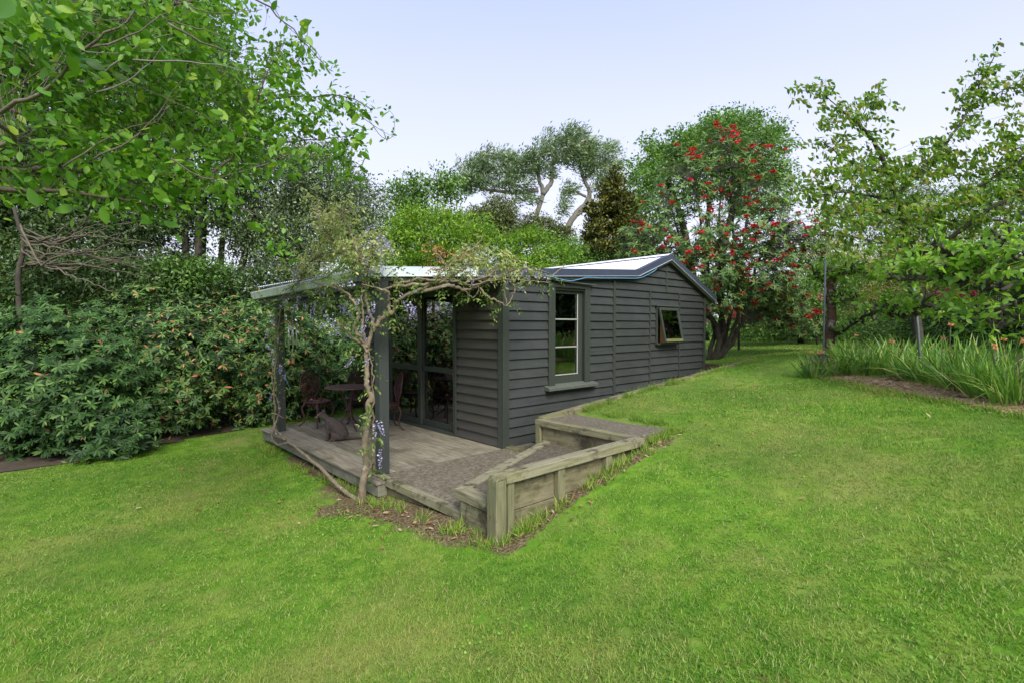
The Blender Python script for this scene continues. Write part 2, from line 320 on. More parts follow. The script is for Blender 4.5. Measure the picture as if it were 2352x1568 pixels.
def sheet(name, poly, matr, lift, label, step=.12, edge=.06):
    """irregular flat patch that follows the ground"""
    poly = np.array(poly, float); lo, hi = poly.min(0), poly.max(0)
    xs = np.arange(lo[0], hi[0]+step, step); ys = np.arange(lo[1], hi[1]+step, step)
    X, Y = np.meshgrid(xs, ys, indexing='ij'); P = np.c_[X.ravel(), Y.ravel()]
    P += rng.normal(0, edge*.3, P.shape)
    ins = inpoly(P, poly); z = gz(P[:, 0], P[:, 1])+lift+rng.normal(0, .004, len(P))
    n2 = len(ys); a, b = np.meshgrid(np.arange(len(xs)-1), np.arange(n2-1), indexing='ij'); q = (a*n2+b).ravel()
    F = np.c_[q, q+n2, q+n2+1, q+1]; F = F[ins[F].all(axis=1)]
    o = obj(name, np.c_[P, z], F, matr, smooth=True); tag(o, label, None, kind='structure'); return o
def inpoly(P, poly):
    x, y = P[:, 0], P[:, 1]; c = np.zeros(len(P), bool); j = len(poly)-1
    for i in range(len(poly)):
        xi, yi = poly[i]; xj, yj = poly[j]
        t = ((yi > y) != (yj > y)) & (x < (xj-xi)*(y-yi)/(yj-yi+1e-12)+xi); c ^= t; j = i
    return c
# bed of irises: mulch strip in front, soil behind
BED = [(4.75,-2.15),(6.3,-1.75),(8.2,-1.5),(9.5,-2.8),(8,-5),(5,-8),(2.3,-8),(1.9,-5.9),(2.45,-4.85),(3.5,-3.6)]
MUL = [(4.85,-2.2),(5.2,-2.7),(4.2,-3.75),(3.1,-5.1),(2.7,-6.2),(1.75,-6.0),(2.3,-4.95),(3.4,-3.55)]
sheet('garden_bed_soil', BED, M['soil'], .008, 'dark soil of the iris bed on the right')
sheet('mulch_path', MUL, M['mulch'], .016, 'strip of straw coloured mulch along the iris bed')
SOILS = [(-8.6,2.6),(-6.6,4.35),(-4,4.75),(-1.6,5.15),(.6,5.4),(2,6),(2,9),(-12,9),(-12,1.5)]
sheet('shrubbery_soil', SOILS, M['soil'], .012, 'dark leaf strewn soil under the rhododendron hedge', .2)

# ------------------------------------------------------------------ hut
HUT = root('garden_hut', 'dark painted weatherboard garden hut with a veranda and white iron roof', 'hut', (0, 0, 0))
def under(x): return np.where(x < 3.1, 2.346+.065*x, np.where(x < 4.18, 2.548+.354*(x-3.1), 2.93-.41*(x-4.18)))
W1 = (.90, 1.80, .80, 2.29); W2 = (3.78, 4.52, 1.38, 2.09)
PITCH = .1375
def gable_piece(x0, x1, z0, z1, zb, zt, ry=0.):
    xs = np.linspace(x0, x1, 60); ok = under(xs) > z0+.012
    if not ok.any(): return
    x0, x1 = xs[ok][0], xs[ok][-1]
    tops = sorted(set([x0, x1]+[b for b in (3.1, 4.18) if x0 < b < x1]+[v for v in np.linspace(x0, x1, 24)[1:-1] if under(v) < z1+.05]))
    top = [(x, min(z1, float(under(x)))) for x in tops]
    poly = [(x0, z0), (x1, z0)]+top[::-1]
    f = lambda z: -.042+.030*(z-zb)/(zt-zb)
    n = len(poly); V = [(x, f(z)+ry, z) for x, z in poly]+[(x, -.004, z) for x, z in poly]
    F = [list(range(n)), list(range(n, 2*n))[::-1]]+[(i, n+i, n+(i+1) % n, (i+1) % n) for i in range(n)]
    obj('weatherboard', V, F, M['board'], HUT, centre=True)
def rows(z0, z1, p):
    z = z0
    while z < z1-.01: yield z, min(z+p, z1); z += p
secs = [(.062, 2.465), (2.527, 3.575), (3.605, 4.615), (4.645, 5.66)]
for si, (a, b) in enumerate(secs):
    for z0, z1 in rows(-.13+(0, .012, .02, .01)[si], 3.0 if si == 0 else 2.35, PITCH):
        zt = z0+PITCH; z1 = min(z1, zt)
        hole = W1 if si == 0 else (W2 if si == 2 else None)
        j = R.uniform(-.0015, .0015)
        if hole is None or z1 <= hole[2] or z0 >= hole[3]: gable_piece(a, b, z0, z1-.001, z0, zt, j)
        else:
            gable_piece(a, hole[0], z0, z1-.001, z0, zt, j); gable_piece(hole[1], b, z0, z1-.001, z0, zt, j)
            if z0 < hole[2]: gable_piece(hole[0], hole[1], z0, hole[2], z0, zt, j)
            if z1 > hole[3]: gable_piece(hole[0], hole[1], hole[3], z1-.001, z0, zt, j)
for a, b in ((2.527, 4.138), (4.168, 5.66)):
    for z0, z1 in rows(2.352, 3.0, PITCH): gable_piece(a, b, z0, z1-.001, z0, z0+PITCH)
def wallslab(name, boxes, m):
    mb = MB()
    for a, b in boxes: mb.box(a, b)
    return mb.build(name, m, HUT, centre=True)
# framed walls behind the boards (with the openings left open)
HL = 4.15
wallslab('end_wall', [((.0,0,-.4),(5.66,.1,W1[2])), ((0,0,W1[2]),(W1[0],.1,2.29)), ((W1[1],0,W1[2]),(W2[0],.1,2.29)), ((W2[1],0,W1[2]),(5.66,.1,2.2)), ((W2[0],0,W1[2]),(W2[1],.1,W2[2])), ((0,0,2.29),(5.3,.1,2.34)), ((W2[0],0,W2[3]),(W2[1],.1,2.29))], M['inner'])
mb = MB(); mb.prism([(2.6,2.34),(5.3,2.34),(4.18,2.88),(3.1,2.52)], .01, .09, 1); mb.build('gable_infill', M['inner'], HUT)
D0, D1, DT = 1.13, 3.22, 2.29
wallslab('veranda_wall', [((0,.1,-.4),(.1,D0,2.34)), ((0,D1,-.4),(.1,HL,2.34)), ((0,D0,DT),(.1,D1,2.34)), ((0,D0,-.4),(.1,D1,-.03))], M['inner'])
wallslab('rear_wall', [((0,HL,-.4),(.66,HL+.1,2.5)), ((.66,HL,-.4),(2.2,HL+.1,1.06)), ((.66,HL,2.12),(2.2,HL+.1,2.5)), ((2.2,HL,-.4),(5.66,HL+.1,2.3)), ((5.56,.1,-.4),(5.66,HL,2.3))], M['inner'])
wallslab('inner_wall', [((3.2,.1,-.03),(3.28,2.6,2.5))], M['inner'])
box('carpet', (.1, .1, -.03), (5.56, HL, .015), M['carpet'], HUT)
mb = MB(); mb.prism([(.1, 2.30), (3.1, 2.50), (4.18, 2.87), (5.56, 2.32), (5.56, 2.30), (4.18, 2.85), (3.1, 2.48), (.1, 2.28)], .1, HL, 1); mb.build('ceiling_lining', M['inner'], HUT)
# door-side boards
for z0, z1 in rows(-.125, 2.34, PITCH):
    for a, b in ((.062, D0-.075), (D1+.06, HL)):
        z1 = min(z1, 2.33)
        V = []
        for y in (a, b): V += [(-.046, y, z0), (-.046+.034*(z1-z0)/PITCH, y, z1-.001), (-.004, y, z1-.001), (-.004, y, z0)]
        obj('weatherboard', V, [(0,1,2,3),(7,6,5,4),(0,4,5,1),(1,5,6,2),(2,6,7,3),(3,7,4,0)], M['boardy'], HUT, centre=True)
for nm, a, b, m_ in (('corner_board', (-.052,-.052,-.13),(.062,-.002,2.335), 'trim'), ('corner_board', (-.052,0,-.13),(-.002,.062,2.335), 'trim'),
                   ('batten', (2.465,-.05,-.3),(2.527,-.002,2.49), 'trim'), ('batten', (3.575,-.048,-.3),(3.605,-.002,2.352), 'trim'), ('batten', (4.615,-.048,-.3),(4.645,-.002,2.352), 'trim'),
                   ('batten', (4.138,-.044,2.354),(4.168,-.002,2.90), 'trim'), ('corner_board', (5.66,-.046,-.3),(5.70,.06,2.3), 'trim'), ('corner_board', (5.61,-.05,-.3),(5.66,-.035,2.31), 'trim'),
                   ('batten', (-.05,HL,-.1),(.1,HL+.06,2.33), 'trim')):
    box(nm, a, b, M[m_], HUT, bev=.003, centre=True)
# tall window
def framebox(mb, x0, x1, z0, z1, y0, y1, w_): # rectangular ring in the XZ plane
    mb.box((x0,y0,z0),(x0+w_,y1,z1)); mb.box((x1-w_,y0,z0),(x1,y1,z1)); mb.box((x0+w_,y0,z1-w_),(x1-w_,y1,z1)); mb.box((x0+w_,y0,z0),(x1-w_,y1,z0+w_))
WN = root('window', None, None); del WN['label']; del WN['category']; WN.parent = HUT; WN['label'] = 'tall window of three panes one above another'
def sub(name, a, b, m_, bev=.003, par=None): return box(name, a, b, M[m_], par or WN, bev=bev, centre=True)
sub('architrave', (.86,-.062,.80),(.995,-.03,2.30),'trim'); sub('architrave', (1.70,-.062,.80),(1.83,-.03,2.30),'trim'); sub('architrave', (.86,-.066,2.30),(1.83,-.03,2.36),'trim')
sub('reveal', (.94,-.03,.80),(.985,.1,2.29),'trim'); sub('reveal', (1.715,-.03,.80),(1.76,.1,2.29),'trim'); sub('reveal', (.985,-.03,2.265),(1.715,.1,2.30),'trim')
sub('sash', (.985,.02,.82),(1.035,.062,2.265),'trim'); sub('sash', (1.60,.02,.82),(1.715,.062,2.265),'trim'); sub('sash', (1.035,.02,2.215),(1.60,.062,2.265),'trim'); sub('sash', (1.035,.02,.82),(1.60,.062,.955),'trim')
sub('glazing_strip', (1.583,.012,.955),(1.60,.019,2.215),'strip',0); sub('glazing_strip', (1.035,.008,.950),(1.60,.019,.964),'strip',0)
for z in (1.815, 1.385): sub('glazing_bar', (1.035,.012,z-.010),(1.61,.05,z+.010),'strip',.003)
for z0, z1 in ((.968,1.373),(1.397,1.803),(1.827,2.215)): sub('pane', (1.035,.034,z0),(1.575,.040,z1),'glass',0)
mb = MB(); mb.prism([(-.135,.742),(-.135,.785),(-.0,.83),(-.0,.742)], .79, 1.95, 0); mb.build('sill', M['sillp'], WN, bev=.004)
mb = MB(); mb.beam((.95,-.09,2.395),(1.88,-.09,2.372),.07,.012); mb.build('head_flashing', M['sillp'], WN)
sub('interior_ledge', (.9,.1,.80),(1.8,.3,.83),'white')
# awning window, open at the bottom
WN2 = root('window', 'x', 'x'); del WN2['category']; WN2.parent = HUT; WN2['label'] = 'small top hung window pushed open at the bottom'
a0, a1, zb, ztp = 3.79, 4.51, 1.39, 2.08
for a, b in (((a0,-.055,zb),(a0+.045,.09,ztp)), ((a1-.045,-.055,zb),(a1,.09,ztp)), ((a0+.045,-.055,ztp-.04),(a1-.045,.09,ztp)), ((a0-.02,-.10,zb-.035),(a1+.02,.09,zb))):
    sub('frame', a, b, 'trim', .003, WN2)
sub('head_flashing', (a0-.03,-.085,ztp+.003),(a1+.03,-.03,ztp+.022),'sillp',.002,WN2)
ang = math.radians(12); sash = []
def swing(V):   # rotate about the top hinge, at y=-.06, z=ztp-.03
    V = np.array(V, float); y = V[:, 1]+.065; z = V[:, 2]-(ztp-.03); c, s = math.cos(ang), math.sin(ang)
    return np.c_[V[:, 0], -.065+y*c+z*s, ztp-.03-y*s+z*c]
sx0, sx1, sz0, sz1 = a0+.02, a1-.02, zb+.005, ztp-.03
for nm, a, b, mm_ in (('sash', (sx0,-.1,sz0),(sx0+.045,-.065,sz1),'trim'), ('sash', (sx1-.045,-.1,sz0),(sx1,-.065,sz1),'trim'), ('sash', (sx0+.045,-.1,sz1-.05),(sx1-.045,-.065,sz1),'trim'),
                     ('sash', (sx0+.045,-.1,sz0),(sx1-.045,-.065,sz0+.055),'mossy'), ('pane', (sx0+.045,-.085,sz0+.055),(sx1-.045,-.080,sz1-.05),'glass')):
    mb = MB().box(a, b); mb.V = [swing(v) for v in mb.V]; mb.build(nm, M[mm_], WN2, bev=.003 if nm == 'sash' else 0, centre=True)
box('stud', (4.38,.14,.02), (4.46,.24,2.4), M['pine'], HUT)
# sliding doors
DR = root('sliding_door', 'x', 'x'); del DR['category']; DR.parent = HUT; DR['label'] = 'wide two leaf glass sliding door'
def d(name, a, b, m_='trim', bev=.003): return box(name, a, b, M[m_], DR, bev=bev, centre=True)
d('jamb', (-.06,D0-.07,-.02),(.10,D0,DT)); d('jamb', (-.06,D1,-.02),(.10,D1+.06,DT)); d('head', (-.055,D0-.07,DT),(.10,D1+.06,DT+.045)); d('threshold', (-.075,D0,-.03),(.10,D1,.035))
d('stop', (-.03,D0,.035),(.0,D0+.03,DT)); 
for (y0, y1, x0) in ((D0+.005, 2.20, .03), (2.12, D1-.005, -.02)):
    sw = .085
    d('stile', (x0,y0,.04),(x0+.04,y0+(sw if x0 > 0 else .10),2.27)); d('stile', (x0,y1-sw,.04),(x0+.04,y1,2.27))
    ya, yb = y0+(sw if x0 > 0 else .10), y1-sw
    d('rail', (x0,ya,.04),(x0+.04,yb,.13)); d('rail', (x0,ya,2.20),(x0+.04,yb,2.27)); d('rail', (x0,ya,.955),(x0+.04,yb,1.035))
    d('pane', (x0+.017,ya,.13),(x0+.022,yb,.955),'glass',0); d('pane', (x0+.017,ya,1.035),(x0+.022,yb,2.20),'glass',0)
d('lock_plate', (.012,D0+.028,1.04),(.029,D0+.06,1.13),'white',.002)
# a white sash window in the far wall, seen through the doors
WN3 = root('window', 'x', 'x'); del WN3['category']; WN3.parent = HUT; WN3['label'] = 'white framed sash window in the rear wall'
for a, b in (((.66,HL-.03,1.02),(.72,HL+.1,2.14)), ((1.22,HL-.03,1.06),(1.28,HL+.1,2.12)), ((2.14,HL-.03,1.02),(2.2,HL+.1,2.14)), ((.72,HL-.02,1.60),(1.22,HL+.06,1.64)), ((.72,HL-.03,2.08),(2.14,HL+.1,2.14)), ((.72,HL-.05,1.02),(2.14,HL+.1,1.06))):
    sub('frame', a, b, 'white', .003, WN3)
for x0, x1 in ((.72,1.22),(1.28,2.14)): sub('pane', (x0,HL+.02,1.06),(x1,HL+.025,1.60 if x0 < 1 else 2.08),'glass',0,WN3)
sub('pane', (.72,HL+.02,1.64),(1.22,HL+.025,2.08),'glass',0,WN3)
sub('casing', (.60,HL-.03,.02),(.655,HL-.005,2.2),'white',.002,WN3); sub('casing', (.50,HL-.03,.02),(.597,HL-.005,2.2),'pine',.002,WN3)
# roof
def corr(x0, z0, x1, z1, ya, yb, pitch=.076, amp=.008):
    ys = np.arange(ya, yb+.001, pitch/6); V = []
    for y in ys:
        dz = amp*math.sin(2*PI*(y-ya)/pitch); V += [(x0, y, z0+dz), (x1, y, z1+dz)]
    return V, [(2*i, 2*i+1, 2*i+3, 2*i+2) for i in range(len(ys)-1)]
T = .155
for (xa, xb) in ((-2.17, 0.0), (0.0, 3.12), (3.12, 4.18), (4.18, 6.0)):
    za = float(under(xa+1e-6)+T-.02) if xa != 4.18 else 2.93+T-.02
    zb_ = {3.12: 2.548+T-.012, 4.18: 2.93+T-.02}.get(xb, float(under(xb))+T-.02)
    V, F = corr(xa, za, xb, zb_, -.10, 3.58 if xb == 0 else HL+.15); o = obj('roof_sheet', V, F, M['roof'], HUT, smooth=True)
mb = MB(); mb.prism([(4.06,2.93+T-.035),(4.18,2.93+T+.012),(4.30,2.93+T-.035),(4.18,2.93+T)], -.10, HL+.15, 1); mb.build('ridge_cap', M['roof'], HUT)
def barge(x0, x1, zf, h0, h1, y0, y1, name, m_):
    xs = [x0]+[b for b in (3.1, 4.18) if x0 < b < x1]+[x1]
    low_ = [(x, float(under(x))+h0) for x in xs]; hi = [(x, float(under(x))+h1) for x in xs][::-1]
    mb = MB(); mb.prism(low_+hi, y0, y1, 1); return mb.build(name, M[m_], HUT)
barge(-2.10, 6.0, 0, 0, .075, -.105, -.085, 'fascia', 'trim')
barge(-2.17, -.55, 0, .05, .158, -.125, -.106, 'barge_flashing', 'flash_pale'); barge(-.548, 6.02, 0, .05, .158, -.125, -.106, 'barge_flashing', 'slate')
barge(-.548, 6.02, 0, .158, .163, -.127, -.03, 'barge_flashing', 'slate'); barge(-2.17, -.55, 0, .158, .163, -.127, -.03, 'barge_flashing', 'flash_pale')
barge(-2.17, 6.02, 0, .046, .0495, -.135, -.10, 'drip_edge', 'roof')
barge(0.0, 5.95, 0, 0, .012, -.085, .0, 'soffit', 'trim')
# gutter
gut = [(-.0,.115),(-.11,.115),(-.118,.095),(-.105,.05),(-.10,.0),(-.0,.0),(-.0,.012),(-.088,.012),(-.10,.1),(-.0,.1)]
mb = MB(); GA, GB = -.11, 3.60
for (ya, yb) in ((GA, GB),):
    n = 8; prof = [(-.0,.11),(0,.0),(-.085,.0),(-.105,.06),(-.118,.095),(-.118,.112),(-.108,.112),(-.095,.06),(-.08,.012),(-.01,.012),(-.01,.11)]
    k = len(prof); V = []
    for y, zo in ((ya, 2.205), (yb, 2.14)): V += [(-2.16+x, y, zo+z) for x, z in prof]
    mb.add(V, [(i, (i+1) % k, k+(i+1) % k, k+i) for i in range(k)]+[list(range(k))[::-1], list(range(k, 2*k))])
mb.build('gutter', M['gutter'], HUT)
box('gutter_end_cap', (-2.285, GA-.006, 2.195), (-2.15, GA-.001, 2.325), M['grey'], HUT)
# veranda frame
V = [(-2.13, 3.72, 2.02), (-2.13, -.10, 2.08)]
mb = MB(); mb.beam((-1.98,-.08,2.135),(-1.98,3.56,2.10),.05,.16); mb.build('veranda_beam', M['postp'], HUT)
mb = MB(); mb.beam((-2.135,-.10,2.20),(-2.135,3.58,2.14),.03,.14); mb.build('fascia', M['trim'], HUT)
for y in (.0, .62, 1.24, 1.86, 2.48, 3.05, 3.52):
    mb = MB(); mb.beam((-2.05,y,2.20),(-.05,y,2.33),.045,.07); mb.build('rafter', M['postp'], HUT, centre=True)
mb = MB(); mb.prism([(-2.1,2.262),(-.02,2.395),(-.02,2.405),(-2.1,2.272)], -.08, 3.57, 1); mb.build('veranda_ceiling', M['soffit'], HUT)
box('veranda_post', (-1.955,-.10,.02), (-1.835,.02,2.24), M['postp'], HUT, bev=.006, centre=True)
box('veranda_post', (-1.965,3.30,.002), (-1.85,3.42,2.14), M['postp'], HUT, bev=.006, centre=True)

# ------------------------------------------------------------------ deck
DK = root('timber_deck', 'weathered grey timber deck under the veranda roof', 'deck', (-1.04, 1.8, -.3))
x = -2.10; k = 0
while x < -.09:
    wd = .138; y0 = -.285 if k < 1 else -.045
    y1 = 3.80+R.uniform(-.006, .006); j = R.uniform(-.0025, .0025)
    xe = min(x+wd-.007, -.04)
    box('deck_board', (x, y0+R.uniform(-.004, .004), -.028+j), (xe, y1, j), M['deck'], DK, bev=.004, centre=True)
    x += wd; k += 1
box('edge_board', (-2.075,-.27,-.165), (-2.035,3.78,-.030), M['deckx'], DK, bev=.004, centre=True)
box('edge_board', (-2.034,-.27,-.165), (-1.96,-.235,-.030), M['deckx'], DK, bev=.004, centre=True)
box('edge_board', (-2.034,3.74,-.165), (-.1,3.78,-.030), M['deckx'], DK, bev=.004, centre=True)
for y in (.2, 1.4, 2.6, 3.6): box('bearer', (-2.03,y-.04,-.16), (-.05,y+.04,-.032), M['deckx'], DK, centre=True)
for y in (.2, 1.4, 2.6, 3.6): box('pile', (-1.8,y-.06,-.5), (-1.68,y+.06,-.161), M['deckx'], DK, centre=True)

# ------------------------------------------------------------------ concrete and timber steps
ST = root('garden_steps', 'concrete and mossy timber steps beside the deck', 'steps', (-1, -1.2, -.1))
def poly(name, pts, z0, z1, m_, bev=.004, **k): mb = MB(); mb.prism(pts, z0, z1, 2); return mb.build(name, M[m_], ST, bev=bev, **k)
# lowest pad
poly('pad', [(-1.90,-1.72),(-.62,-1.10),(0.05,-.80),(.50,-.70),(.50,-.051),(-1.90,-.051)], -.38, .012, 'conc', .008)
poly('edging', [(-1.995,-1.83),(-1.905,-1.83),(-1.905,-.052),(-1.995,-.052)], -.055, .022, 'timy')
poly('edging', [(-.02,-.50),(.10,-.50),(.10,-.06),(-.02,-.06)], -.05, .034, 'timy')
poly('riser_board', [(-1.955,-1.72),(-1.91,-1.72),(-1.91,-.10),(-1.955,-.10)], -.40, -.057, 'ply')
# middle tread, skewed front
dx, dy = (2.03, .855); L_ = math.hypot(dx, dy); ux, uy = dx/L_, dy/L_; nx_, ny_ = uy, -ux   # n points to -y
A = (-2.05, -1.67); B = (-.03, -.82)
def off(p, a, b): return (p[0]+ux*a+nx_*b, p[1]+uy*a+ny_*b)
poly('tread', [(-1.97,-1.76), off(B, -.0, .12), (-.03,-2.175), (-1.95,-2.175)], -.3, .243, 'conc', .008)
poly('edging', [A, B, off(B, 0, .115), off(A, .12, .115)], .178, .255, 'timx')
poly('edging', [(A[0]-.002,A[1]-.002), off(A, .118, .117), (-1.955,-2.178), (-2.065,-2.178)], .17, .252, 'timy')
poly('riser_board', [off(A, .03, .03), off(B, -.03, .03), off(B, -.03, .07), off(A, .03, .07)], -.2, .177, 'ply')
poly('riser_board', [(-2.045,-2.178), (-2.005,-2.178), (-2.005,-1.75), (-2.045,-1.75)], -.055, .168, 'timy')
poly('riser_board', [(-2.043,-2.178), (-2.003,-2.178), (-2.003,-1.75), (-2.043,-1.75)], -.3, -.062, 'ply')
# top landing
poly('landing', [(.045,-2.17),(.74,-2.16),(.70,-.72),(.045,-.72)], .2, .498, 'conc', .012)
poly('edging', [(-.085,-2.178),(.04,-2.178),(.04,-.71),(-.085,-.71)], .435, .512, 'timy')
poly('riser_board', [(-.045,-2.178),(-.005,-2.178),(-.005,-.81),(-.045,-.81)], .0, .434, 'ply')
poly('post', [(-.085,-.80),(.0,-.80),(.0,-.72),(-.085,-.72)], -.3, .433, 'timz')
# side wall with its rail
poly('end_post', [(-2.095,-2.30),(-1.985,-2.30),(-1.985,-2.18),(-2.095,-2.18)], -.4, .462, 'timz', .006)
mb = MB(); mb.prism([(-2.095,.463),(-2.055,.505),(.0,.515),(.0,.43),(-1.98,.42),(-1.98,.463)], -2.302, -2.181, 1); mb.build('rail', M['timx'], ST, bev=.006)
poly('batten', [(-1.955,-2.285),(-1.885,-2.285),(-1.885,-2.225),(-1.955,-2.225)], -.3, .415, 'timz')
for xx in (-1.30, -.60): poly('batten', [(xx-.045,-2.285),(xx+.045,-2.285),(xx+.045,-2.225),(xx-.045,-2.225)], -.2, .425, 'timz', centre=True)
poly('side_board', [(-1.98,-2.224),(.0,-2.224),(.0,-2.185),(-1.98,-2.185)], .155, .428, 'ply')
poly('side_board', [(-1.98,-2.226),(.0,-2.226),(.0,-2.187),(-1.98,-2.187)], -.35, .148, 'ply')
# timber edge along the hut
TE = root('retaining_edge', 'low timber retaining edge between the lawn and the hut wall', 'retaining wall', (3, -.72, .5))
def zl(x): return .512+(1.0-.512)*(x+.08)/6.4
for a, b in ((.042, 2.3), (2.304, 4.4), (4.404, 6.55)):
    mb = MB(); mb.prism([(a, zl(a)-.07), (b, zl(b)-.07), (b, zl(b)), (a, zl(a))], -.735, -.625, 1); mb.build('capping', M['timx'], TE, bev=.005, centre=True)
    mb = MB(); mb.prism([(a, -.5), (b, -.5), (b, zl(b)-.072), (a, zl(a)-.072)], -.715, -.68, 1); mb.build('board', M['ply'], TE, centre=True)
MW = box('moss_wall', (6.16,-.68,-.5), (6.30,4.3,.88), M['soil'])
tag(MW, 'moss topped earth bank behind the rear corner of the hut', None, kind='structure')

# ------------------------------------------------------------------ foliage machinery
TPL = {
 'far': (np.array([(0,0,0),(-.5,.42,.10),(0,1,-.05),(.5,.42,.10)], float), np.array([(0,2,1),(0,3,2)])),
 'mid': (np.array([(0,0,0),(-.42,.25,.10),(-.45,.6,.06),(0,1,-.12),(.45,.6,.06),(.42,.25,.10),(0,.45,-.02)], float),
         np.array([(0,6,1),(1,6,2),(2,6,3),(3,6,4),(4,6,5),(5,6,0)])),
}
TPL['obl'] = (np.array([(0,0,0),(-.40,.38,.09),(-.42,.72,.07),(0,1,-.10),(.42,.72,.07),(.40,.38,.09)], float), np.array([(0,2,1),(0,3,2),(0,4,3),(0,5,4)]))
TPL['near'] = (np.array([(0,0,0),(-.26,.13,.03),(-.44,.30,.07),(-.49,.48,.10),(-.40,.68,.07),(-.19,.87,.0),(0,1,-.10),(.19,.87,.02),(.40,.68,.09),(.49,.48,.08),(.44,.30,.09),(.26,.13,.03),(0,.25,-.04),(0,.5,-.03),(0,.75,-.03)], float),
         np.array([(0,12,1),(1,12,2),(2,12,13),(2,13,3),(3,13,4),(4,13,14),(4,14,5),(5,14,6),(6,14,7),(7,14,8),(8,14,13),(8,13,9),(9,13,10),(10,13,12),(10,12,11),(11,12,0)]))
def unit(v): return v/(np.linalg.norm(v, axis=-1, keepdims=True)+1e-9)
FD = 3.8
class Leaves:
    def __init__(s): s.d = []
    def add(s, P, A, Nn, L, W, rnd=None):
        n = len(P); f = lambda q: np.full(n, q) if np.isscalar(q) else np.asarray(q, float)
        s.d.append((np.asarray(P, float), unit(np.asarray(A, float)), np.asarray(Nn, float), f(L), f(W), rng.random(n) if rnd is None else f(rnd)))
        return s
    def arrays(s):
        P, A, Nn, L, W, r = [np.concatenate(x) for x in zip(*s.d)]
        X = unit(np.cross(A, Nn)); Z = np.cross(X, A)
        return P, A, X, Z, L, W, r
    def build(s, parent, m, tpl='far', single=0, name='leaf', bulk='foliage', smooth=False, stpl=None):
        P, A, X, Z, L, W, r = s.arrays(); idx = np.arange(len(P)); pick = np.zeros(0, int)
        if single:
            u, v, d = proj(P); inside = (u > 5) & (u < 2347) & (v > 5) & (v < 1560) & (d > .5)
            sc_ = np.where(inside, L/np.maximum(d, .5)*np.abs(unit(Z)@(-FWD)*.7+.5), 0)
            order = np.argsort(-sc_)
            # spread over the plant: best of coarse cells first
            cell = (np.round(u/26)*1000+np.round(v/26)).astype(int); seen = {}; lst = []
            for i in order[:min(len(order), 60000)]:
                if sc_[i] <= 0: break
                c = cell[i]; seen[c] = seen.get(c, 0)+1
                if seen[c] <= 3: lst.append(i)
                if len(lst) >= single: break
            pick = np.array(lst, int)
            tv, tf = TPL[stpl or tpl]
            me = rawmesh(name, tv*np.array([1, 1, .5]), tf, m, smooth)
            off_ = wloc(parent)
            for i in pick:
                o = bpy.data.objects.new(name, me); o.parent = parent
                mw = Matrix(((X[i][0]*W[i], A[i][0]*L[i], Z[i][0]*W[i], P[i][0]-off_[0]), (X[i][1]*W[i], A[i][1]*L[i], Z[i][1]*W[i], P[i][1]-off_[1]), (X[i][2]*W[i], A[i][2]*L[i], Z[i][2]*W[i], P[i][2]-off_[2]), (0, 0, 0, 1)))
                o.matrix_basis = mw; COL.objects.link(o)
        keep = np.ones(len(P), bool); keep[pick] = False
        P, A, X, Z, L, W, r = [q[keep] for q in (P, A, X, Z, L, W, r)]
        if len(P) == 0: return
        tv, tf = TPL[tpl]; k = len(tv)
        V = P[:, None]+X[:, None]*(tv[:, 0][None, :, None]*W[:, None, None])+A[:, None]*(tv[:, 1][None, :, None]*L[:, None, None])+Z[:, None]*(tv[:, 2][None, :, None]*W[:, None, None])
        F = (tf[None]+(np.arange(len(P))*k)[:, None, None]).reshape(-1, 3)
        o = obj(bulk, V.reshape(-1, 3), F, m, parent, smooth=smooth, rnd=np.repeat(r, k))
        o['kind'] = 'stuff'
        return o
def rdir(n, up=0): 
    v = rng.normal(0, 1, (n, 3)); v[:, 2] += up; return unit(v)
def in_ell(n, c, r, bias=.33, lo=0.):
    d_ = rdir(n); q = lo+(1-lo)*rng.random(n)**bias
    return np.asarray(c)+d_*q[:, None]*np.asarray(r)@np.eye(3), d_
def blob(u, v, d, ru, rv, rd):
    """crown lobe: centre seen at (u,v), d metres deep, half sizes ru,rv on the sheet, rd metres deep"""
    return at(u, v, d), np.array([ru*d/1184, rd, rv*d/1184])
def lobe_pts(n, B, lo=.25, bias=.5):
    c, r = B; d_ = rdir(n); q = lo+(1-lo)*rng.random(n)**bias; s = d_*q[:, None]*r
    return c+s[:, :1]*RGT+s[:, 1:2]*FWD+s[:, 2:3]*np.array([0, 0, 1.]), unit(d_[:, :1]*RGT+d_[:, 1:2]*FWD+d_[:, 2:3]*np.array([0, 0, 1.]))
def crown(blobs, per, m, L, W, rc, droop=.2, dirk=.7, nclump=None, flat=.6, lo=.3, bias=.45, wind=None):
    """leaves gathered in clumps through crown lobes; nclump = clumps per square metre of lobe silhouette"""
    LV = Leaves(); C = []
    for B in blobs:
        r = B[1]; area = PI*r[0]*r[2]; nc = max(3, int(nclump*area*FD))
        c, dd = lobe_pts(nc, B, lo, bias); C.append(c)
        P = np.repeat(c, per, 0); D = np.repeat(dd, per, 0)
        P = P+rng.normal(0, rc, P.shape)*np.array([1, 1, flat])
        A = unit(D*dirk+rdir(len(P))+np.array([0, 0, -droop]))
        if wind is not None: A = unit(A+np.array(wind)); P = P+np.array(wind)*np.abs(rng.normal(0, rc*.9, (len(P), 1)))
        Nn = rdir(len(P), 1.6)
        k = rng.uniform(.75, 1.45, len(P)); tint = np.repeat(rng.normal(0, .16, nc), per)
        LV.add(P, A, Nn, L*k, W*k, np.clip(rng.normal(.5, .2, len(P))+tint, .01, .99))
    return LV, np.concatenate(C)
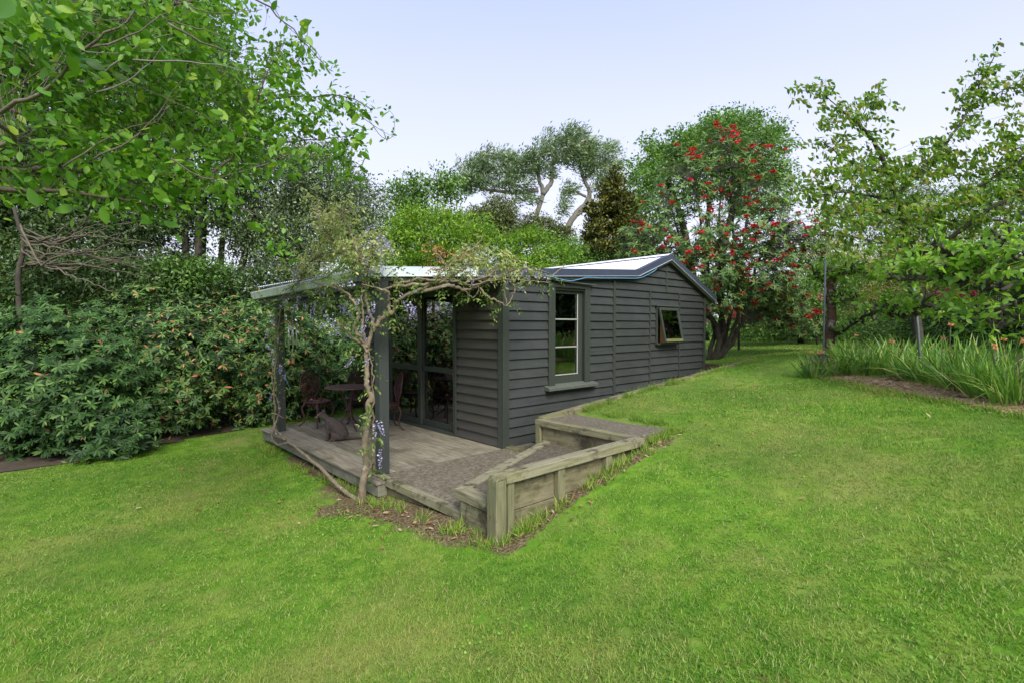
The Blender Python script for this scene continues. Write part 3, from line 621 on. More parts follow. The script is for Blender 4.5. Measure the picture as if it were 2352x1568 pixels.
def rosettes(LV, C, D, n, L, W, droop=.25, spread=1.0, hue=None):
    N_ = len(C); D = unit(D); a = unit(np.cross(D, rdir(N_))); b = np.cross(D, a)
    ph = rng.random(N_)*2*PI; k0 = rng.uniform(.75, 1.2, N_); t0 = rng.normal(0, .13, N_) if hue is None else hue
    for i in range(n):
        th = ph+2*PI*i/n*1.02+rng.normal(0, .2, N_)
        A = unit((a*np.cos(th)[:, None]+b*np.sin(th)[:, None])*spread+D*rng.uniform(.05, .65, (N_, 1))+np.array([0, 0, -droop]))
        k = k0*rng.uniform(.8, 1.15, N_)
        LV.add(C, A, D+rng.normal(0, .15, (N_, 3)), L*k, W*k, np.clip(.5+t0+rng.normal(0, .13, N_), .01, .99))
def limb(parent, name, pts, r0, r1, m, n=8, jit=.0, sub_=5, pw=1.0):
    P = spline(pts, sub_, jit); t = np.linspace(0, 1, len(P))**pw
    return MB().tube(P, r0+(r1-r0)*t, n).build(name, M[m] if isinstance(m, str) else m, parent, smooth=True)
def twigs(parent, C, anchors, r, m, frac=1.0, sag=.08, name='twigs', n=3):
    """thin shoots from the nearest limb point to each clump"""
    anchors = np.asarray(anchors, float); mb = MB(); V = []; F = []; nn = 0
    C = C[rng.random(len(C)) < frac]
    for c in C:
        dd = np.linalg.norm(anchors-c, axis=1)+rng.random(len(anchors))*.25; a = anchors[np.argmin(dd)]
        mid = (a+c)/2+rng.normal(0, .08*np.linalg.norm(c-a), 3)+np.array([0, 0, sag*np.linalg.norm(c-a)])
        P = spline([a, mid, c], 3); T_ = unit(np.gradient(P, axis=0)); u_ = unit(np.cross(T_, np.array([.3, .2, 1.]))); b_ = np.cross(T_, u_)
        rr = np.linspace(r, r*.35, len(P))
        for i in range(len(P)):
            for k in range(3): an = 2*PI*k/3; V.append(P[i]+rr[i]*(math.cos(an)*u_[i]+math.sin(an)*b_[i]))
        for i in range(len(P)-1):
            for k in range(3): F.append((nn+i*3+k, nn+i*3+(k+1) % 3, nn+(i+1)*3+(k+1) % 3, nn+(i+1)*3+k))
        nn += 3*len(P)
    if not V: return
    o = obj(name, V, np.array(F), M[m], parent); o['kind'] = 'stuff'; return o
def pts_along(P, n=6): return spline(P, n)

LM = {}
LM['grass'] = leafmat('grass_blades', [(.055,.15,.012,0),(.118,.265,.018,.35),(.195,.35,.034,.7),(.34,.40,.09,.93),(.5,.45,.22,1)], .55, .35, .25,
                      world=[((.30,.31,.08), .9, .5, .66, .65), ((.085,.20,.018), .55, .48, .62, .55), ((.23,.30,.05), 5, .52, .68, .6), ((.20,.13,.06), 9, .62, .72, .6)])
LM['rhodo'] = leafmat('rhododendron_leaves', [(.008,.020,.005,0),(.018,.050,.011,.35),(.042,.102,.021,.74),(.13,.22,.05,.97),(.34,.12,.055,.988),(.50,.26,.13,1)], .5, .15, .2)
LM['redtree'] = leafmat('red_tree_leaves', [(.020,.050,.012),(.045,.105,.022),(.085,.165,.036),(.16,.25,.06)], .5, .2, .25)
LM['dark'] = leafmat('dark_evergreen_leaves', [(.025,.055,.016),(.05,.10,.028),(.085,.15,.042),(.16,.23,.085)], .45, .2, .4)
LM['greygreen'] = leafmat('grey_green_leaves', [(.06,.10,.040),(.105,.16,.068),(.17,.235,.11),(.27,.34,.18)], .5, .2, .35)
LM['bright'] = leafmat('fresh_green_leaves', [(.05,.15,.012,0),(.095,.24,.02,.4),(.17,.33,.03,.8),(.28,.38,.045,1)], .45, .42, .4)
LM['maple'] = leafmat('yellow_green_leaves', [(.05,.13,.01),(.11,.24,.018),(.20,.34,.028),(.34,.42,.06)], .5, .35, .3)
LM['midg'] = leafmat('mid_green_leaves', [(.045,.11,.02),(.085,.19,.034),(.14,.27,.05),(.22,.34,.085)], .5, .3, .3)
LM['silver'] = leafmat('silvery_wind_blown_leaves', [(.065,.11,.05),(.12,.20,.095),(.22,.31,.17),(.38,.46,.31)], .5, .3, .3)
LM['gold'] = leafmat('golden_cypress_sprays', [(.018,.026,.006),(.048,.064,.012),(.11,.125,.020),(.21,.19,.035)], .6, .15, .2)
LM['olive'] = leafmat('olive_leaves', [(.06,.08,.025),(.11,.14,.045),(.18,.21,.075)], .5, .25, .3)
LM['cherry'] = leafmat('cherry_leaves', [(.055,.13,.014,0),(.11,.225,.026,.45),(.20,.33,.048,.85),(.32,.25,.07,1)], .42, .48, .4)
LM['apple'] = leafmat('apple_leaves', [(.09,.22,.022,0),(.17,.34,.04,.5),(.26,.45,.065,.85),(.38,.52,.13,1)], .45, .5, .4)
LM['wisty'] = leafmat('young_wisteria_leaves', [(.10,.15,.04),(.22,.28,.08),(.38,.42,.17),(.58,.55,.27)], .5, .4, .3)
LM['wistg'] = leafmat('green_wisteria_leaves', [(.07,.13,.025),(.14,.22,.05),(.27,.33,.09)], .5, .4, .3)
LM['dead'] = leafmat('dead_tan_leaves', [(.30,.15,.06),(.45,.26,.13)], .7, .3, .2, tcol=(1, .9, .7))
LM['lilac'] = leafmat('lilac_petals', [(.20,.17,.36),(.34,.31,.52),(.50,.47,.66),(.70,.68,.80)], .6, .35, .2, tcol=(1, 1, 1.1))
LM['red'] = leafmat('red_petals', [(.36,.006,.018),(.54,.014,.034),(.74,.05,.075)], .5, .3, .3, tcol=(1.1, .6, .6))
LM['pink'] = leafmat('pink_petals', [(.60,.04,.10),(.80,.10,.18),(.85,.25,.30)], .5, .3, .3, tcol=(1.1, .8, .8))
LM['salmon'] = leafmat('salmon_petals', [(.70,.28,.14),(.80,.42,.26)], .5, .4, .3, tcol=(1.1, 1, .8))
LM['iris'] = leafmat('iris_blades', [(.055,.145,.022,0),(.12,.26,.036,.5),(.22,.38,.06,.9),(.42,.36,.15,1)], .45, .3, .4)
LM['litter'] = leafmat('fallen_leaves_brown', [(.10,.05,.025),(.20,.10,.05),(.32,.19,.10),(.42,.32,.22)], .7, .15, .2, tcol=(1, .8, .6))
LM['scrub'] = leafmat('pale_scrub_leaves', [(.14,.18,.04),(.27,.30,.085),(.42,.41,.15)], .5, .3, .3)

# ------------------------------------------------------------------ lawn grass
def lawn_points(n, dmin, dmax, pw):
    d_ = dmin*(dmax/dmin)**(rng.random(n)**pw); lat = (rng.random(n)*2-1)*1.06*d_
    P = CAM+FWD*d_[:, None]+RGT*lat[:, None]; return P[:, 0], P[:, 1], d_
bedp, mulp, soilp = np.array(BED), np.array(MUL), np.array(SOILS)
def grass(n, dmin, dmax, pw, h, wd, clumpy=True):
    x, y, d_ = lawn_points(n, dmin, dmax, pw)
    P = np.c_[x, y]; ok = ~inlow(x, y) & ~(inpoly(P, bedp) & ~inpoly(P, mulp)) & ~inpoly(P, soilp) & ~((x > -.14) & (x < .76) & (y > -2.2) & (y < -.6)) & ~((y > -.76) & (y < -.5) & (x > -.1) & (x < 6.6)) & ~((x > -2.13) & (x < 0.1) & (y > -2.33) & (y < 3.9))
    # thin, bare patches along the foot of the steps and near the vine
    bare = ((x > -2.9) & (x < -1.9) & (y < 1.2) & (y > -2.6) & (rng.random(len(x)) < .75*np.clip(1-(-2.1-x)/.55, 0, 1)*(.6+.4*np.sin(y*5+x*3)))) | ((y < -2.25) & (y > -2.6) & (x > -2.1) & (x < .3) & (rng.random(len(x)) < .7))
    bare |= inpoly(P+rng.normal(0, .10, P.shape), mulp) & (rng.random(len(x)) < .90)
    nz_ = np.sin(x*9.1+1.3*np.sin(y*7))*np.sin(y*8.3+1.7*np.sin(x*6)); bare |= rng.random(len(x)) < bareness(x, y)*1.05; ok &= (nz_ > -.93) & ~bare
    x, y, d_ = x[ok], y[ok], d_[ok]; n = len(x); z = gz(x, y)-.003
    patch = .5+.5*np.sin(x*1.3+.6*np.sin(y*2.1))*np.sin(y*1.1+.8*np.sin(x*1.7))
    H = h*rng.uniform(.4, 1.25, n)*(.8+.4*patch); wd_ = wd*rng.uniform(.7, 1.4, n)*np.maximum(1, d_/4.5)
    th = rng.random(n)*2*PI; lean = rng.uniform(.3, 1.9, n)
    lx, ly = np.cos(th)*lean, np.sin(th)*lean
    B = np.c_[x, y, z]; S = np.c_[-np.sin(th+rng.normal(0, .8, n)), np.cos(th), np.zeros(n)]*(wd_/2)[:, None]
    tip = B+np.c_[lx*H, ly*H, H]
    V = np.stack([B-S, B+S, tip], 1).reshape(-1, 3)
    F = np.arange(3*n).reshape(-1, 3)
    rnd = np.clip(rng.beta(2.2, 2.6, n), .01, .99)
    return V, F, np.repeat(rnd, 3)
parts = [grass(430000, 1.6, 8.0, .62, .026, .0044), grass(110000, 7.0, 26, .8, .030, .006)]
V = np.concatenate([p[0] for p in parts]); F = np.concatenate([parts[0][1], parts[1][1]+len(parts[0][0])]); rr = np.concatenate([p[2] for p in parts])
g = obj('lawn_grass', V, F, LM['grass'], rnd=rr); tag(g, 'short mown grass blades covering the lawn', 'grass', kind='stuff')
# longer tufts along edges
def tufts(name, centres, label, per=38, h=.13, sp=.035, m='grass'):
    LV = Leaves(); C = np.array(centres, float); P = np.repeat(C, per, 0)+rng.normal(0, sp, (len(C)*per, 3))*np.array([1, 1, 0]); P[:, 2] = gz(P[:, 0], P[:, 1])-.005
    A = rdir(len(P), 2.0); LV.add(P, A, rdir(len(P)), h*rng.uniform(.4, 1.2, len(P)), .006, rng.uniform(.1, .8, len(P)))
    o = LV.build(None, LM[m], 'far', bulk=name); tag(o, label, 'grass', kind='stuff')
def edge(p, q, n, s): t = rng.random(n)[:, None]; return np.c_[np.array(p)*(1-t)+np.array(q)*t+rng.normal(0, s, (n, 2)), np.zeros(n)]
tufts('grass_tufts', np.concatenate([edge((-2.1,-2.36),(.1,-2.38),26,.03), edge((-2.18,-1.7),(-2.18,3.6),34,.04), edge((.1,-2.3),(.75,-2.28),14,.04), edge((.8,-.8),(6.4,-.8),40,.02), edge((.78,-2.2),(.78,-.8),12,.02), edge((-2.15,-2.3),(-2.15,-1.75),8,.03)]), 'unmown grass tufts along the foot of the steps and deck')
cl = []
for q in range(46):
    a = at(0, 0, 0)*0; dd = rng.uniform(2.2, 7); P0 = CAM+FWD*dd+RGT*rng.uniform(-1, 1)*dd; cl.append((P0[0], P0[1], 0))
cl = [c for c in cl if not inlow(np.array([c[0]]), np.array([c[1]]))[0] and not (-2.3 < c[0] < 1 and c[1] > -2.5)]
LVc = Leaves(); C = np.repeat(np.array(cl), 60, 0)+rng.normal(0, .16, (len(cl)*60, 3)); C[:, 2] = gz(C[:, 0], C[:, 1])+.022
LVc.add(C, rdir(len(C))*np.array([1, 1, .25]), np.array([0, 0, 1.])+rng.normal(0, .35, (len(C), 3)), .018, .017, rng.uniform(.1, .7, len(C)))
tag(LVc.build(None, LM['apple'], 'mid', bulk='clover'), 'small clover leaves scattered through the lawn', 'clover', kind='stuff')
# fallen leaves
fl = np.concatenate([edge((-2.3,-.3),(-2.2,-1.9),90,.12), edge((-2.0,-2.45),(.2,-2.45),70,.07), edge((-3.0,1.2),(-2.3,-.8),40,.3), edge((-5,-1),(2,-3.6),40,1.2), edge((-7,2),(-3,3),40,.9), edge((.5,-2.5),(5,-2),40,.5), edge((-7.5,3.2),(-4.5,4.4),60,.3)])
ok = ~inlow(fl[:, 0], fl[:, 1]) & ~((fl[:, 0] > -2.12) & (fl[:, 0] < .8) & (fl[:, 1] > -2.32)); fl = fl[ok]; fl[:, 2] = gz(fl[:, 0], fl[:, 1])+.024
LVf = Leaves(); LVf.add(fl, rdir(len(fl))*np.array([1, 1, .3]), np.array([0, 0, 1.])+rng.normal(0, .4, (len(fl), 3)), rng.uniform(.025, .075, len(fl)), rng.uniform(.015, .03, len(fl)))
tag(LVf.build(None, LM['litter'], 'mid', bulk='fallen_leaves'), 'dry brown fallen leaves on the grass by the steps', 'fallen leaves', kind='stuff')
dl = []
for k in range(420):   # bits on deck and pads
    q = rng.random(); 
    if q < .35: P0 = (rng.uniform(-1.88, -.2), rng.uniform(-1.3, -.1), .018)
    elif q < .55: P0 = (rng.uniform(-2.0, -.06), rng.uniform(.1, 3.7), .004)
    elif q < .75: P0 = (-.10-abs(rng.normal(0, .05)), rng.uniform(.1, 3.7), .008)
    elif q < .9: P0 = (rng.uniform(-1.8, -.2), rng.uniform(-2.1, -1.75), .249)
    else: P0 = (rng.uniform(.1, .6), rng.uniform(-2.1, -.8), .504)
    if P0[2] < .02 and P0[1] < -.8 and P0[1] < -1.67+(P0[0]+2.05)*.42+.02: continue
    dl.append(P0)
dl = np.array(dl); LVd = Leaves(); LVd.add(dl, rdir(len(dl))*np.array([1, 1, .1]), np.array([0, 0, 1.])+rng.normal(0, .2, (len(dl), 3)), rng.uniform(.012, .045, len(dl)), rng.uniform(.004, .012, len(dl)))
tag(LVd.build(None, LM['litter'], 'far', bulk='leaf_litter'), 'scattered dry petals and litter on the deck and steps', 'litter', kind='stuff')

# ------------------------------------------------------------------ shrubs and trees
def gbase(P): return (float(P[0]), float(P[1]), float(gz(P[0], P[1])[0]))
def rise(base, top_pts): return [np.array(base)-np.array([0, 0, .1])]+[np.array(p) for p in top_pts]

# rhododendron hedge: several bushes side by side
def rhodo(u, v, d, ru, rv, rd, label, n, single, bx=None):
    B = blob(u, v, d, ru, rv, rd); base = gbase(B[0])
    t = root('rhododendron_bush', label, 'bush', base, group='rhododendron bushes along the lawn')
    n = int(n*4.4); c, dd = lobe_pts(n, B, .72, 1.0)
    zg = gz(c[:, 0], c[:, 1])+.12
    keep = (c[:, 2] > zg)&((dd@FWD < .35)|(dd[:, 2] > .3)); c, dd = c[keep], dd[keep]
    gap = np.sin(c@np.array([5.1,2.2,3.7]))*np.sin(c@np.array([-2.3,4.4,6.1])+1.7) < .45; c, dd = c[gap], dd[gap]; c = c+rng.normal(0, .13, c.shape)+unit(dd)*(.14*np.sin(c[:, :1]*4.3)*np.sin(c[:, 2:3]*5.1+c[:, 1:2]*3))
    D = unit(dd*np.array([.9, .9, .6])-FWD*.35+np.array([0, 0, .75])+rng.normal(0, .25, c.shape))
    LV = Leaves(); hot = (np.sin(c[:, 0]*2.3+1)*np.sin(c[:, 2]*3.1+c[:, 1]) > .45)*.25
    rosettes(LV, c, D, 8, .112, .033, .38, 1.0, np.where(rng.random(len(c)) < .25, hot, 0)+rng.normal(0, .12, len(c)))
    # inner darker layer
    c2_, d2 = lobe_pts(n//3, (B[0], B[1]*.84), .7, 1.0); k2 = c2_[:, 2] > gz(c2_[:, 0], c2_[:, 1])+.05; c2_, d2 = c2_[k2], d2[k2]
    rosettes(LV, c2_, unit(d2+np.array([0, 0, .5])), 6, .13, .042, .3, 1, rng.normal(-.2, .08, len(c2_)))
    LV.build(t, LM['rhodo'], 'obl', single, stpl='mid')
    for k in range(5):
        a = B[0]+RGT*rng.uniform(-.25, .25)*B[1][0]+FWD*rng.uniform(-.2, .3); b = B[0]+RGT*rng.uniform(-.8, .8)*B[1][0]+FWD*rng.uniform(-.5, .5)*B[1][1]+np.array([0, 0, B[1][2]*rng.uniform(.1, .6)])
        g0 = np.array(gbase(a)); limb(t, 'stem', [g0-np.array([0, 0, .1]), (g0+b)/2+rng.normal(0, .1, 3), b], .04, .015, 'barkd', 6)
rhodo(90, 880, 8.3, 260, 190, .9, 'rhododendron bush with reddish leaves, farthest left in the hedge', 520, 260)
rhodo(330, 850, 9.4, 230, 185, 1.0, 'rhododendron bush with red tinged leaves left of the hedge middle', 620, 260)
rhodo(560, 846, 10.6, 210, 160, 1.1, 'dense rhododendron bush left of the far veranda post', 620, 260)
rhodo(760, 858, 12.1, 200, 120, 1.2, 'rhododendron bush behind the garden chairs', 620, 220)
rhodo(930, 860, 13.2, 160, 110, 1.0, 'rhododendron bush mostly hidden behind the hut', 260, 20)
rhodo(190, 985, 8.05, 170, 46, .35, 'low rhododendron bush sprawling at the lawn edge on the far left', 190, 120)

def tree(name, label, cat, base, trunks, blobs, m, L, W, per, ncl, rc, single=0, tw=.5, twr=.006, bark='bark', group=None, droop=.2, flat=.6, tpl='far', lo=.3, bias=.45, wind=None, dirk=.7, stpl=None, tr=.012):
    t = root(name, label, cat, base, group=group)
    anchors = []
    for i, (pts, r0, r1) in enumerate(trunks):
        limb(t, 'trunk' if i == 0 else 'branch', pts, r0, r1, bark, 7, tr); anchors.append(spline(pts, 6)[3:])
    LV, C = crown(blobs, per, m, L, W, rc, droop, dirk, ncl, flat, lo, bias, wind)
    LV.build(t, LM[m], tpl, single, stpl=stpl)
    if anchors and tw: twigs(t, C, np.concatenate(anchors), twr, bark, tw)
    return t
def up_from(u, v, d, pts):
    """trunk polyline: ground point under (u,v), then given sheet points"""
    b = at(u, v, d); g0 = np.array(gbase(b)); return g0, [g0-np.array([0, 0, .15])]+[at(a, b_, dd) for a, b_, dd in pts]

# --- big trees at the left, beyond the hedge
def big(label, u, v, d, stems, blobs, m, L=.10, W=.045, per=26, ncl=16, rc=.16, name='evergreen_tree', r=.13, tw=.25, group='tall trees beyond the hedge', single=0, lo=.3, bias=.6, bark='barkd', **k):
    b = at(u, v, d); g0 = np.array(gbase(b)); tr = []
    for pts in stems: tr.append(([g0-np.array([0, 0, .1])+rng.normal(0, .1, 3)*np.array([1, 1, 0])]+[at(a, b_, dd) for a, b_, dd in pts], r, r*.25))
    return tree(name, label, 'tree', tuple(g0), tr, [blob(*q) for q in blobs], m, L, W, per, ncl, rc, single, tw, .008, bark, group, lo=lo, bias=bias, **k)
big('tall dark evergreen at the far left edge', 60, 800, 12.5, [[(70,560,12.5),(60,200,12.3)],[(20,500,12.5),(-60,250,12.5)]],
    [(-40,80,12.5,170,230,1.6),(90,240,12.8,150,190,1.5),(-30,420,12.5,150,150,1.4),(110,480,12.8,130,110,1.2),(20,620,12.2,160,80,1.0)], 'dark')
big('tall dark evergreen with forked trunk, second from the left', 240, 780, 13, [[(240,560,13),(260,200,13)],[(200,450,13),(150,250,13)]],
    [(240,60,13.5,190,170,1.6),(300,240,13.3,150,150,1.5),(220,390,13,150,110,1.3),(330,470,13.2,120,90,1.1),(180,560,12.6,150,70,.9),(210,640,12,160,60,.8)], 'dark')
big('tall green tree whose top touches the picture edge left of the open sky', 430, 770, 13.5, [[(430,560,13.5),(440,200,13.5)],[(470,450,13.5),(520,300,13.4)]],
    [(400,60,14,130,160,1.5),(440,170,14,110,120,1.4),(520,260,13.8,110,110,1.3),(470,380,13.6,140,90,1.2),(420,640,12.6,130,50,.8)], 'midg', .09, .045)
big('slim dark stemmed tree with sky showing between its trunks', 480, 760, 14, [[(470,600,14),(480,420,14)],[(510,600,14),(530,430,14)],[(560,600,14.1),(600,450,14)]],
    [(480,470,14,120,60,1.0),(560,520,14,90,45,.9),(370,560,13.6,110,70,1.0),(470,670,12.8,80,40,.8)], 'dark', ncl=11)
big('grey green tree with fine leaves left of the open sky', 690, 720, 15, [[(690,560,15),(700,420,15)],[(650,520,15),(620,400,15)],[(740,560,15),(790,460,15)]],
    [(640,420,15,110,100,1.5),(740,420,15.3,95,90,1.5),(820,480,15.6,80,75,1.3),(700,530,15,130,80,1.3),(620,560,14.4,100,80,1.2),(840,560,15.4,60,70,1.2)], 'greygreen', .085, .04, 30, 17, .17)
big('dark understorey bush with reddish shoots behind the hedge', 600, 700, 13.2, [[(600,640,13.2),(610,600,13.2)]], [(600,660,13,110,50,.9),(520,650,13,70,40,.7),(720,680,13.4,100,60,.9),(820,690,14,70,60,.9)], 'dark', .1, .04, name='dark_bush', group=None, r=.05)
big('dense shaded bush filling the gap above the hedge on the left', 150, 700, 12.0, [[(150,640,12),(160,600,12)]], [(40,640,12,120,60,.8),(190,660,12.2,120,60,.9),(330,650,12.6,120,55,.9),(440,640,13,90,50,.8)], 'dark', .1, .045, name='dark_bush', group=None, r=.05)
# bare tangle of branches above the hedge at left
t = root('bare_branches', 'bare twiggy branches tangled above the hedge on the left', 'branches', gbase(at(150, 700, 10.5)))
g0 = np.array(gbase(at(50, 700, 10.9))); an = []; limb(t, 'trunk', [g0, at(45,640,10.9), at(60,560,10.9), at(40,480,10.9)], .06, .03, 'barkd', 7, .02)
for k in range(16):
    q = [(120+R.uniform(-30, 30), 590+R.uniform(-40, 30), 10.6)]; a_ = R.uniform(-.5, .55)
    for j in range(3): q.append((q[-1][0]+R.uniform(40, 90), q[-1][1]+60*a_+R.uniform(-14, 14), q[-1][2]-R.uniform(.0, .15)))
    pts = [at(60+R.uniform(-8, 8), 560+R.uniform(-50, 70), 10.9), at(*q[0])]+[at(*z) for z in q[1:]]
    limb(t, 'branch', pts, .022, .005, 'bark', 5, .02); an.append(spline(pts[1:], 4))
an = np.concatenate(an); twigs(t, an+rng.normal(0, .22, an.shape), an, .004, 'bark', .8)

# --- middle distance
big('loose green sapling tops left of the wind-blown tree', 980, 700, 18, [[(960,560,18),(950,450,18)],[(1000,560,18),(1010,430,18)],[(930,560,18),(915,470,18)]],
    [(915,455,18,26,40,.6),(955,440,18,34,40,.7),(1010,425,18,42,34,.7),(960,500,18,70,50,1.0),(1040,440,18,26,30,.6)], 'midg', .11, .06, 14, 18, .16, 'young_tree', .05, .5, None, lo=.1)
big('bright yellow green bush behind the veranda roof, left of the two', 1000, 720, 14, [[(990,620,14),(980,560,14)],[(1030,610,14),(1060,540,14)]],
    [(985,545,14,95,70,1.2),(1060,560,14,75,60,1.1),(920,580,14,50,50,.8),(1000,600,13.6,110,40,.9),(945,520,14.2,50,38,.8),(1010,490,14.2,26,22,.4),(1110,520,14,22,20,.4),(905,545,14,20,24,.4),(1055,505,14,22,18,.4)], 'maple', .085, .036, 46, 12, .17, 'yellow_green_bush', .05, .3, 'bright bushes behind the roof', lo=.35, flat=.38, dirk=.9)
big('bright yellow green bush behind the roof, right of the two', 1200, 720, 14, [[(1200,640,14),(1190,570,14)],[(1240,630,14),(1260,570,14)]],
    [(1160,590,14,60,50,.9),(1215,575,14,60,45,.9),(1265,600,14,50,45,.9),(1200,625,13.6,120,26,.8),(1150,560,14,20,22,.4),(1230,545,14,24,18,.4),(1290,580,14,18,20,.4)], 'maple', .085, .036, 46, 12, .17, 'yellow_green_bush', .05, .3, 'bright bushes behind the roof', lo=.35, flat=.38, dirk=.9)
big('narrow olive coloured conifer behind the yellow green bushes', 1150, 700, 19, [[(1150,600,19),(1150,480,19)]],
    [(1150,490,19,36,42,.7),(1152,530,19,42,40,.8),(1230,530,20,60,35,.9),(1090,520,20,50,45,.8),(1290,545,20,30,26,.6)], 'olive', .1, .04, 26, 26, .14, 'olive_conifer', .08, .2, None)
big('small dark green bush right of the pale trunk', 1330, 700, 16, [[(1330,640,16),(1330,590,16)]], [(1320,595,16,45,45,.8),(1370,610,16,50,30,.7)], 'midg', .09, .045, 26, 30, .12, 'green_bush', .05, .3, None)
# wind-blown pale tree: two leaning trunks with swept crowns
b = at(1225, 760, 25); g0 = np.array(gbase(b)); g1 = np.array(gbase(at(1280, 760, 25.5)))
wtr = [([g0, at(1230,560,25), at(1226,520,25), at(1246,450,25), at(1236,410,25), at(1238,370,25)], .16, .07),
       ([at(1246,450,25), at(1266,420,25), at(1268,385,25), at(1300,355,24.6), at(1345,325,24.6)], .13, .04),
       ([at(1240,400,25), at(1205,385,25), at(1160,365,25), at(1110,352,25)], .10, .03),
       ([at(1236,440,25), at(1190,445,25), at(1130,440,25), at(1075,425,25), at(1040,418,25)], .12, .03),
       ([at(1238,370,25), at(1260,345,25), at(1290,320,25)], .08, .03)]
tree('windblown_tree', 'pale windswept tree with broad silvery crown leaning left', 'tree', tuple(g0), wtr,
     [blob(*q) for q in [(1090,395,25,55,26,1.2),(1130,375,25,60,28,1.3),(1060,430,25,50,18,1.0),(1110,425,25,60,20,1.2),(1180,385,25,50,26,1.3),(1180,425,25,45,22,1.2),(1225,375,25,45,28,1.3),(1270,345,25,55,32,1.4),(1305,320,25,32,24,1.0),(1320,350,25,45,26,1.2),(1290,375,25,35,16,1.0),(1200,460,25,35,18,.9),(1250,400,25,28,16,.8)]],
     'silver', .17, .045, 30, 8, .15, 0, .35, .012, 'barkp', 'windblown trees', wind=(.62, -.55, .42), lo=.1, bias=.6)
g1 = np.array(gbase(at(1280, 760, 25.5)))
tree('windblown_tree', 'pale windswept tree with curved trunk, right of its twin', 'tree', tuple(g1),
     [([g1, at(1296,560,25.5), at(1318,500,25.5), at(1345,470,25.5), at(1352,445,25.5), at(1340,415,25.5), at(1330,380,25.5)], .18, .07),
      ([at(1322,498,25.5), at(1350,480,25.5), at(1385,465,25.5)], .09, .04), ([at(1345,455,25.5), at(1310,440,25.5), at(1290,450,25.5)], .07, .03), ([at(1340,415,25.5), at(1370,390,25.5), at(1390,370,25.5)], .08, .03)],
     [blob(*q) for q in [(1350,365,25.5,45,30,1.2),(1385,385,25.5,40,40,1.2),(1385,430,25.5,32,26,1.0),(1345,395,25.5,28,20,.9),(1300,440,25.5,24,22,.9),(1290,480,25.5,20,24,.8),(1340,340,25.5,30,18,.9),(1395,350,25.5,25,16,.8)]],
     'silver', .17, .045, 28, 7.5, .15, 0, .35, .012, 'barkp', 'windblown trees', wind=(.62, -.55, .42), lo=.1, bias=.6)
# golden cypress
b = np.array(gbase(at(1410, 760, 16.5)))
tree('golden_cypress', 'gold tinged conical cypress between the pale tree and red flowers', 'tree', tuple(b), [([b, at(1408,560,16.5), at(1410,400,16.5)], .12, .02)],
     [blob(*q) for q in [(1412,412,16.5,12,22,.3),(1406,440,16.5,26,24,.5),(1412,470,16.5,38,26,.7),(1372,485,16.5,26,14,.5),(1405,505,16.5,52,28,.9),(1368,530,16.5,32,16,.6),(1410,545,16.4,64,30,1.0),(1395,585,16.3,66,30,1.0),(1440,570,16.5,40,40,.8),(1440,500,16.5,26,30,.6)]],
     'gold', .11, .05, 30, 26, .10, 0, .1, .006, 'barkd', lo=.55, flat=.5, droop=.1)
# large green tree behind the red one
big('large rounded green tree behind the red flowered one', 1620, 780, 21, [[(1620,560,21),(1630,400,21)],[(1560,500,21),(1520,400,21)],[(1680,480,21),(1730,370,21)]],
    [(1640,330,21,80,60,2.0),(1720,350,21,75,70,2.0),(1560,350,21,65,45,1.6),(1510,385,21,45,40,1.4),(1600,400,21,120,70,2.0),(1770,300,21,24,16,.6),(1740,440,21,70,70,1.8),(1490,330,21,18,14,.5),(1660,285,21,50,22,1.0),(1465,430,20,50,60,1.4),(1480,520,20,50,60,1.4)], 'midg', .12, .06, 26, 11, .2, 'green_tree', .2, .3, None, lo=.35)
# red flowered rhododendron tree
b = np.array([7.25, .55, float(gz(7.25, .55)[0])]); rb = tuple(b)
rt = root('red_rhododendron_tree', 'tall rhododendron tree covered in red flower trusses beside the hut', 'tree', rb)
trs = [[(1640,745,12.6),(1600,700,12.7),(1570,600,12.8),(1540,480,12.9)], [(1660,760,12.4),(1655,680,12.4),(1650,560,12.5),(1650,400,12.6)], [(1680,770,12.3),(1700,690,12.2),(1705,560,12.3),(1720,430,12.4)],
       [(1690,775,12.3),(1712,700,12.2),(1740,600,12.2),(1790,520,12.2)], [(1650,770,12.4),(1625,720,12.6),(1540,640,12.8),(1470,560,12.9)], [(1668,770,12.5),(1690,640,12.7),(1680,500,12.9),(1670,330,13)], [(1652,700,12.5),(1620,600,12.6),(1590,430,12.7)]]
anch = []
for i, q in enumerate(trs):
    P = [b-np.array([0, 0, .1])+RGT*(i-3)*.05]+[at(*z) for z in q]; limb(rt, 'trunk' if i < 3 else 'branch', P, .062 if i != 4 else .085, .016, 'barkd', 7, .02); anch.append(spline(P, 6)[8:])
anch = np.concatenate(anch)
bl = [blob(*q) for q in [(1560,430,12.8,85,90,1.1),(1660,380,12.8,85,80,1.1),(1740,430,12.6,80,85,1.1),(1500,520,12.8,60,70,1.0),(1590,540,12.4,90,80,1.1),(1690,540,12.2,95,80,1.1),(1790,540,12.4,65,80,1.0),(1470,590,13,40,30,.8),(1620,620,12,90,60,1.0),(1740,640,12,80,70,1.0),(1650,690,12,60,45,.7),(1800,640,12.4,50,70,.9),(1790,700,12.6,55,55,.8),(1640,320,12.9,40,26,.7),(1450,560,13,40,45,.8),(1530,600,12.9,60,40,.8),(1830,740,12.8,45,40,.7),(1760,720,12.6,50,40,.7),(1840,560,12.6,40,60,.8)]]
cs = []; ds = []
for B in bl:
    n_ = int(PI*B[1][0]*B[1][2]*140); c, dd = lobe_pts(n_, B, .45, .6); cs.append(c); ds.append(dd)
cs = np.concatenate(cs); ds = np.concatenate(ds); u_, v_, _d = proj(cs)
dens = np.where(v_ < 520, .5, 1.0); kp = rng.random(len(cs)) < dens; cs, ds = cs[kp], ds[kp]
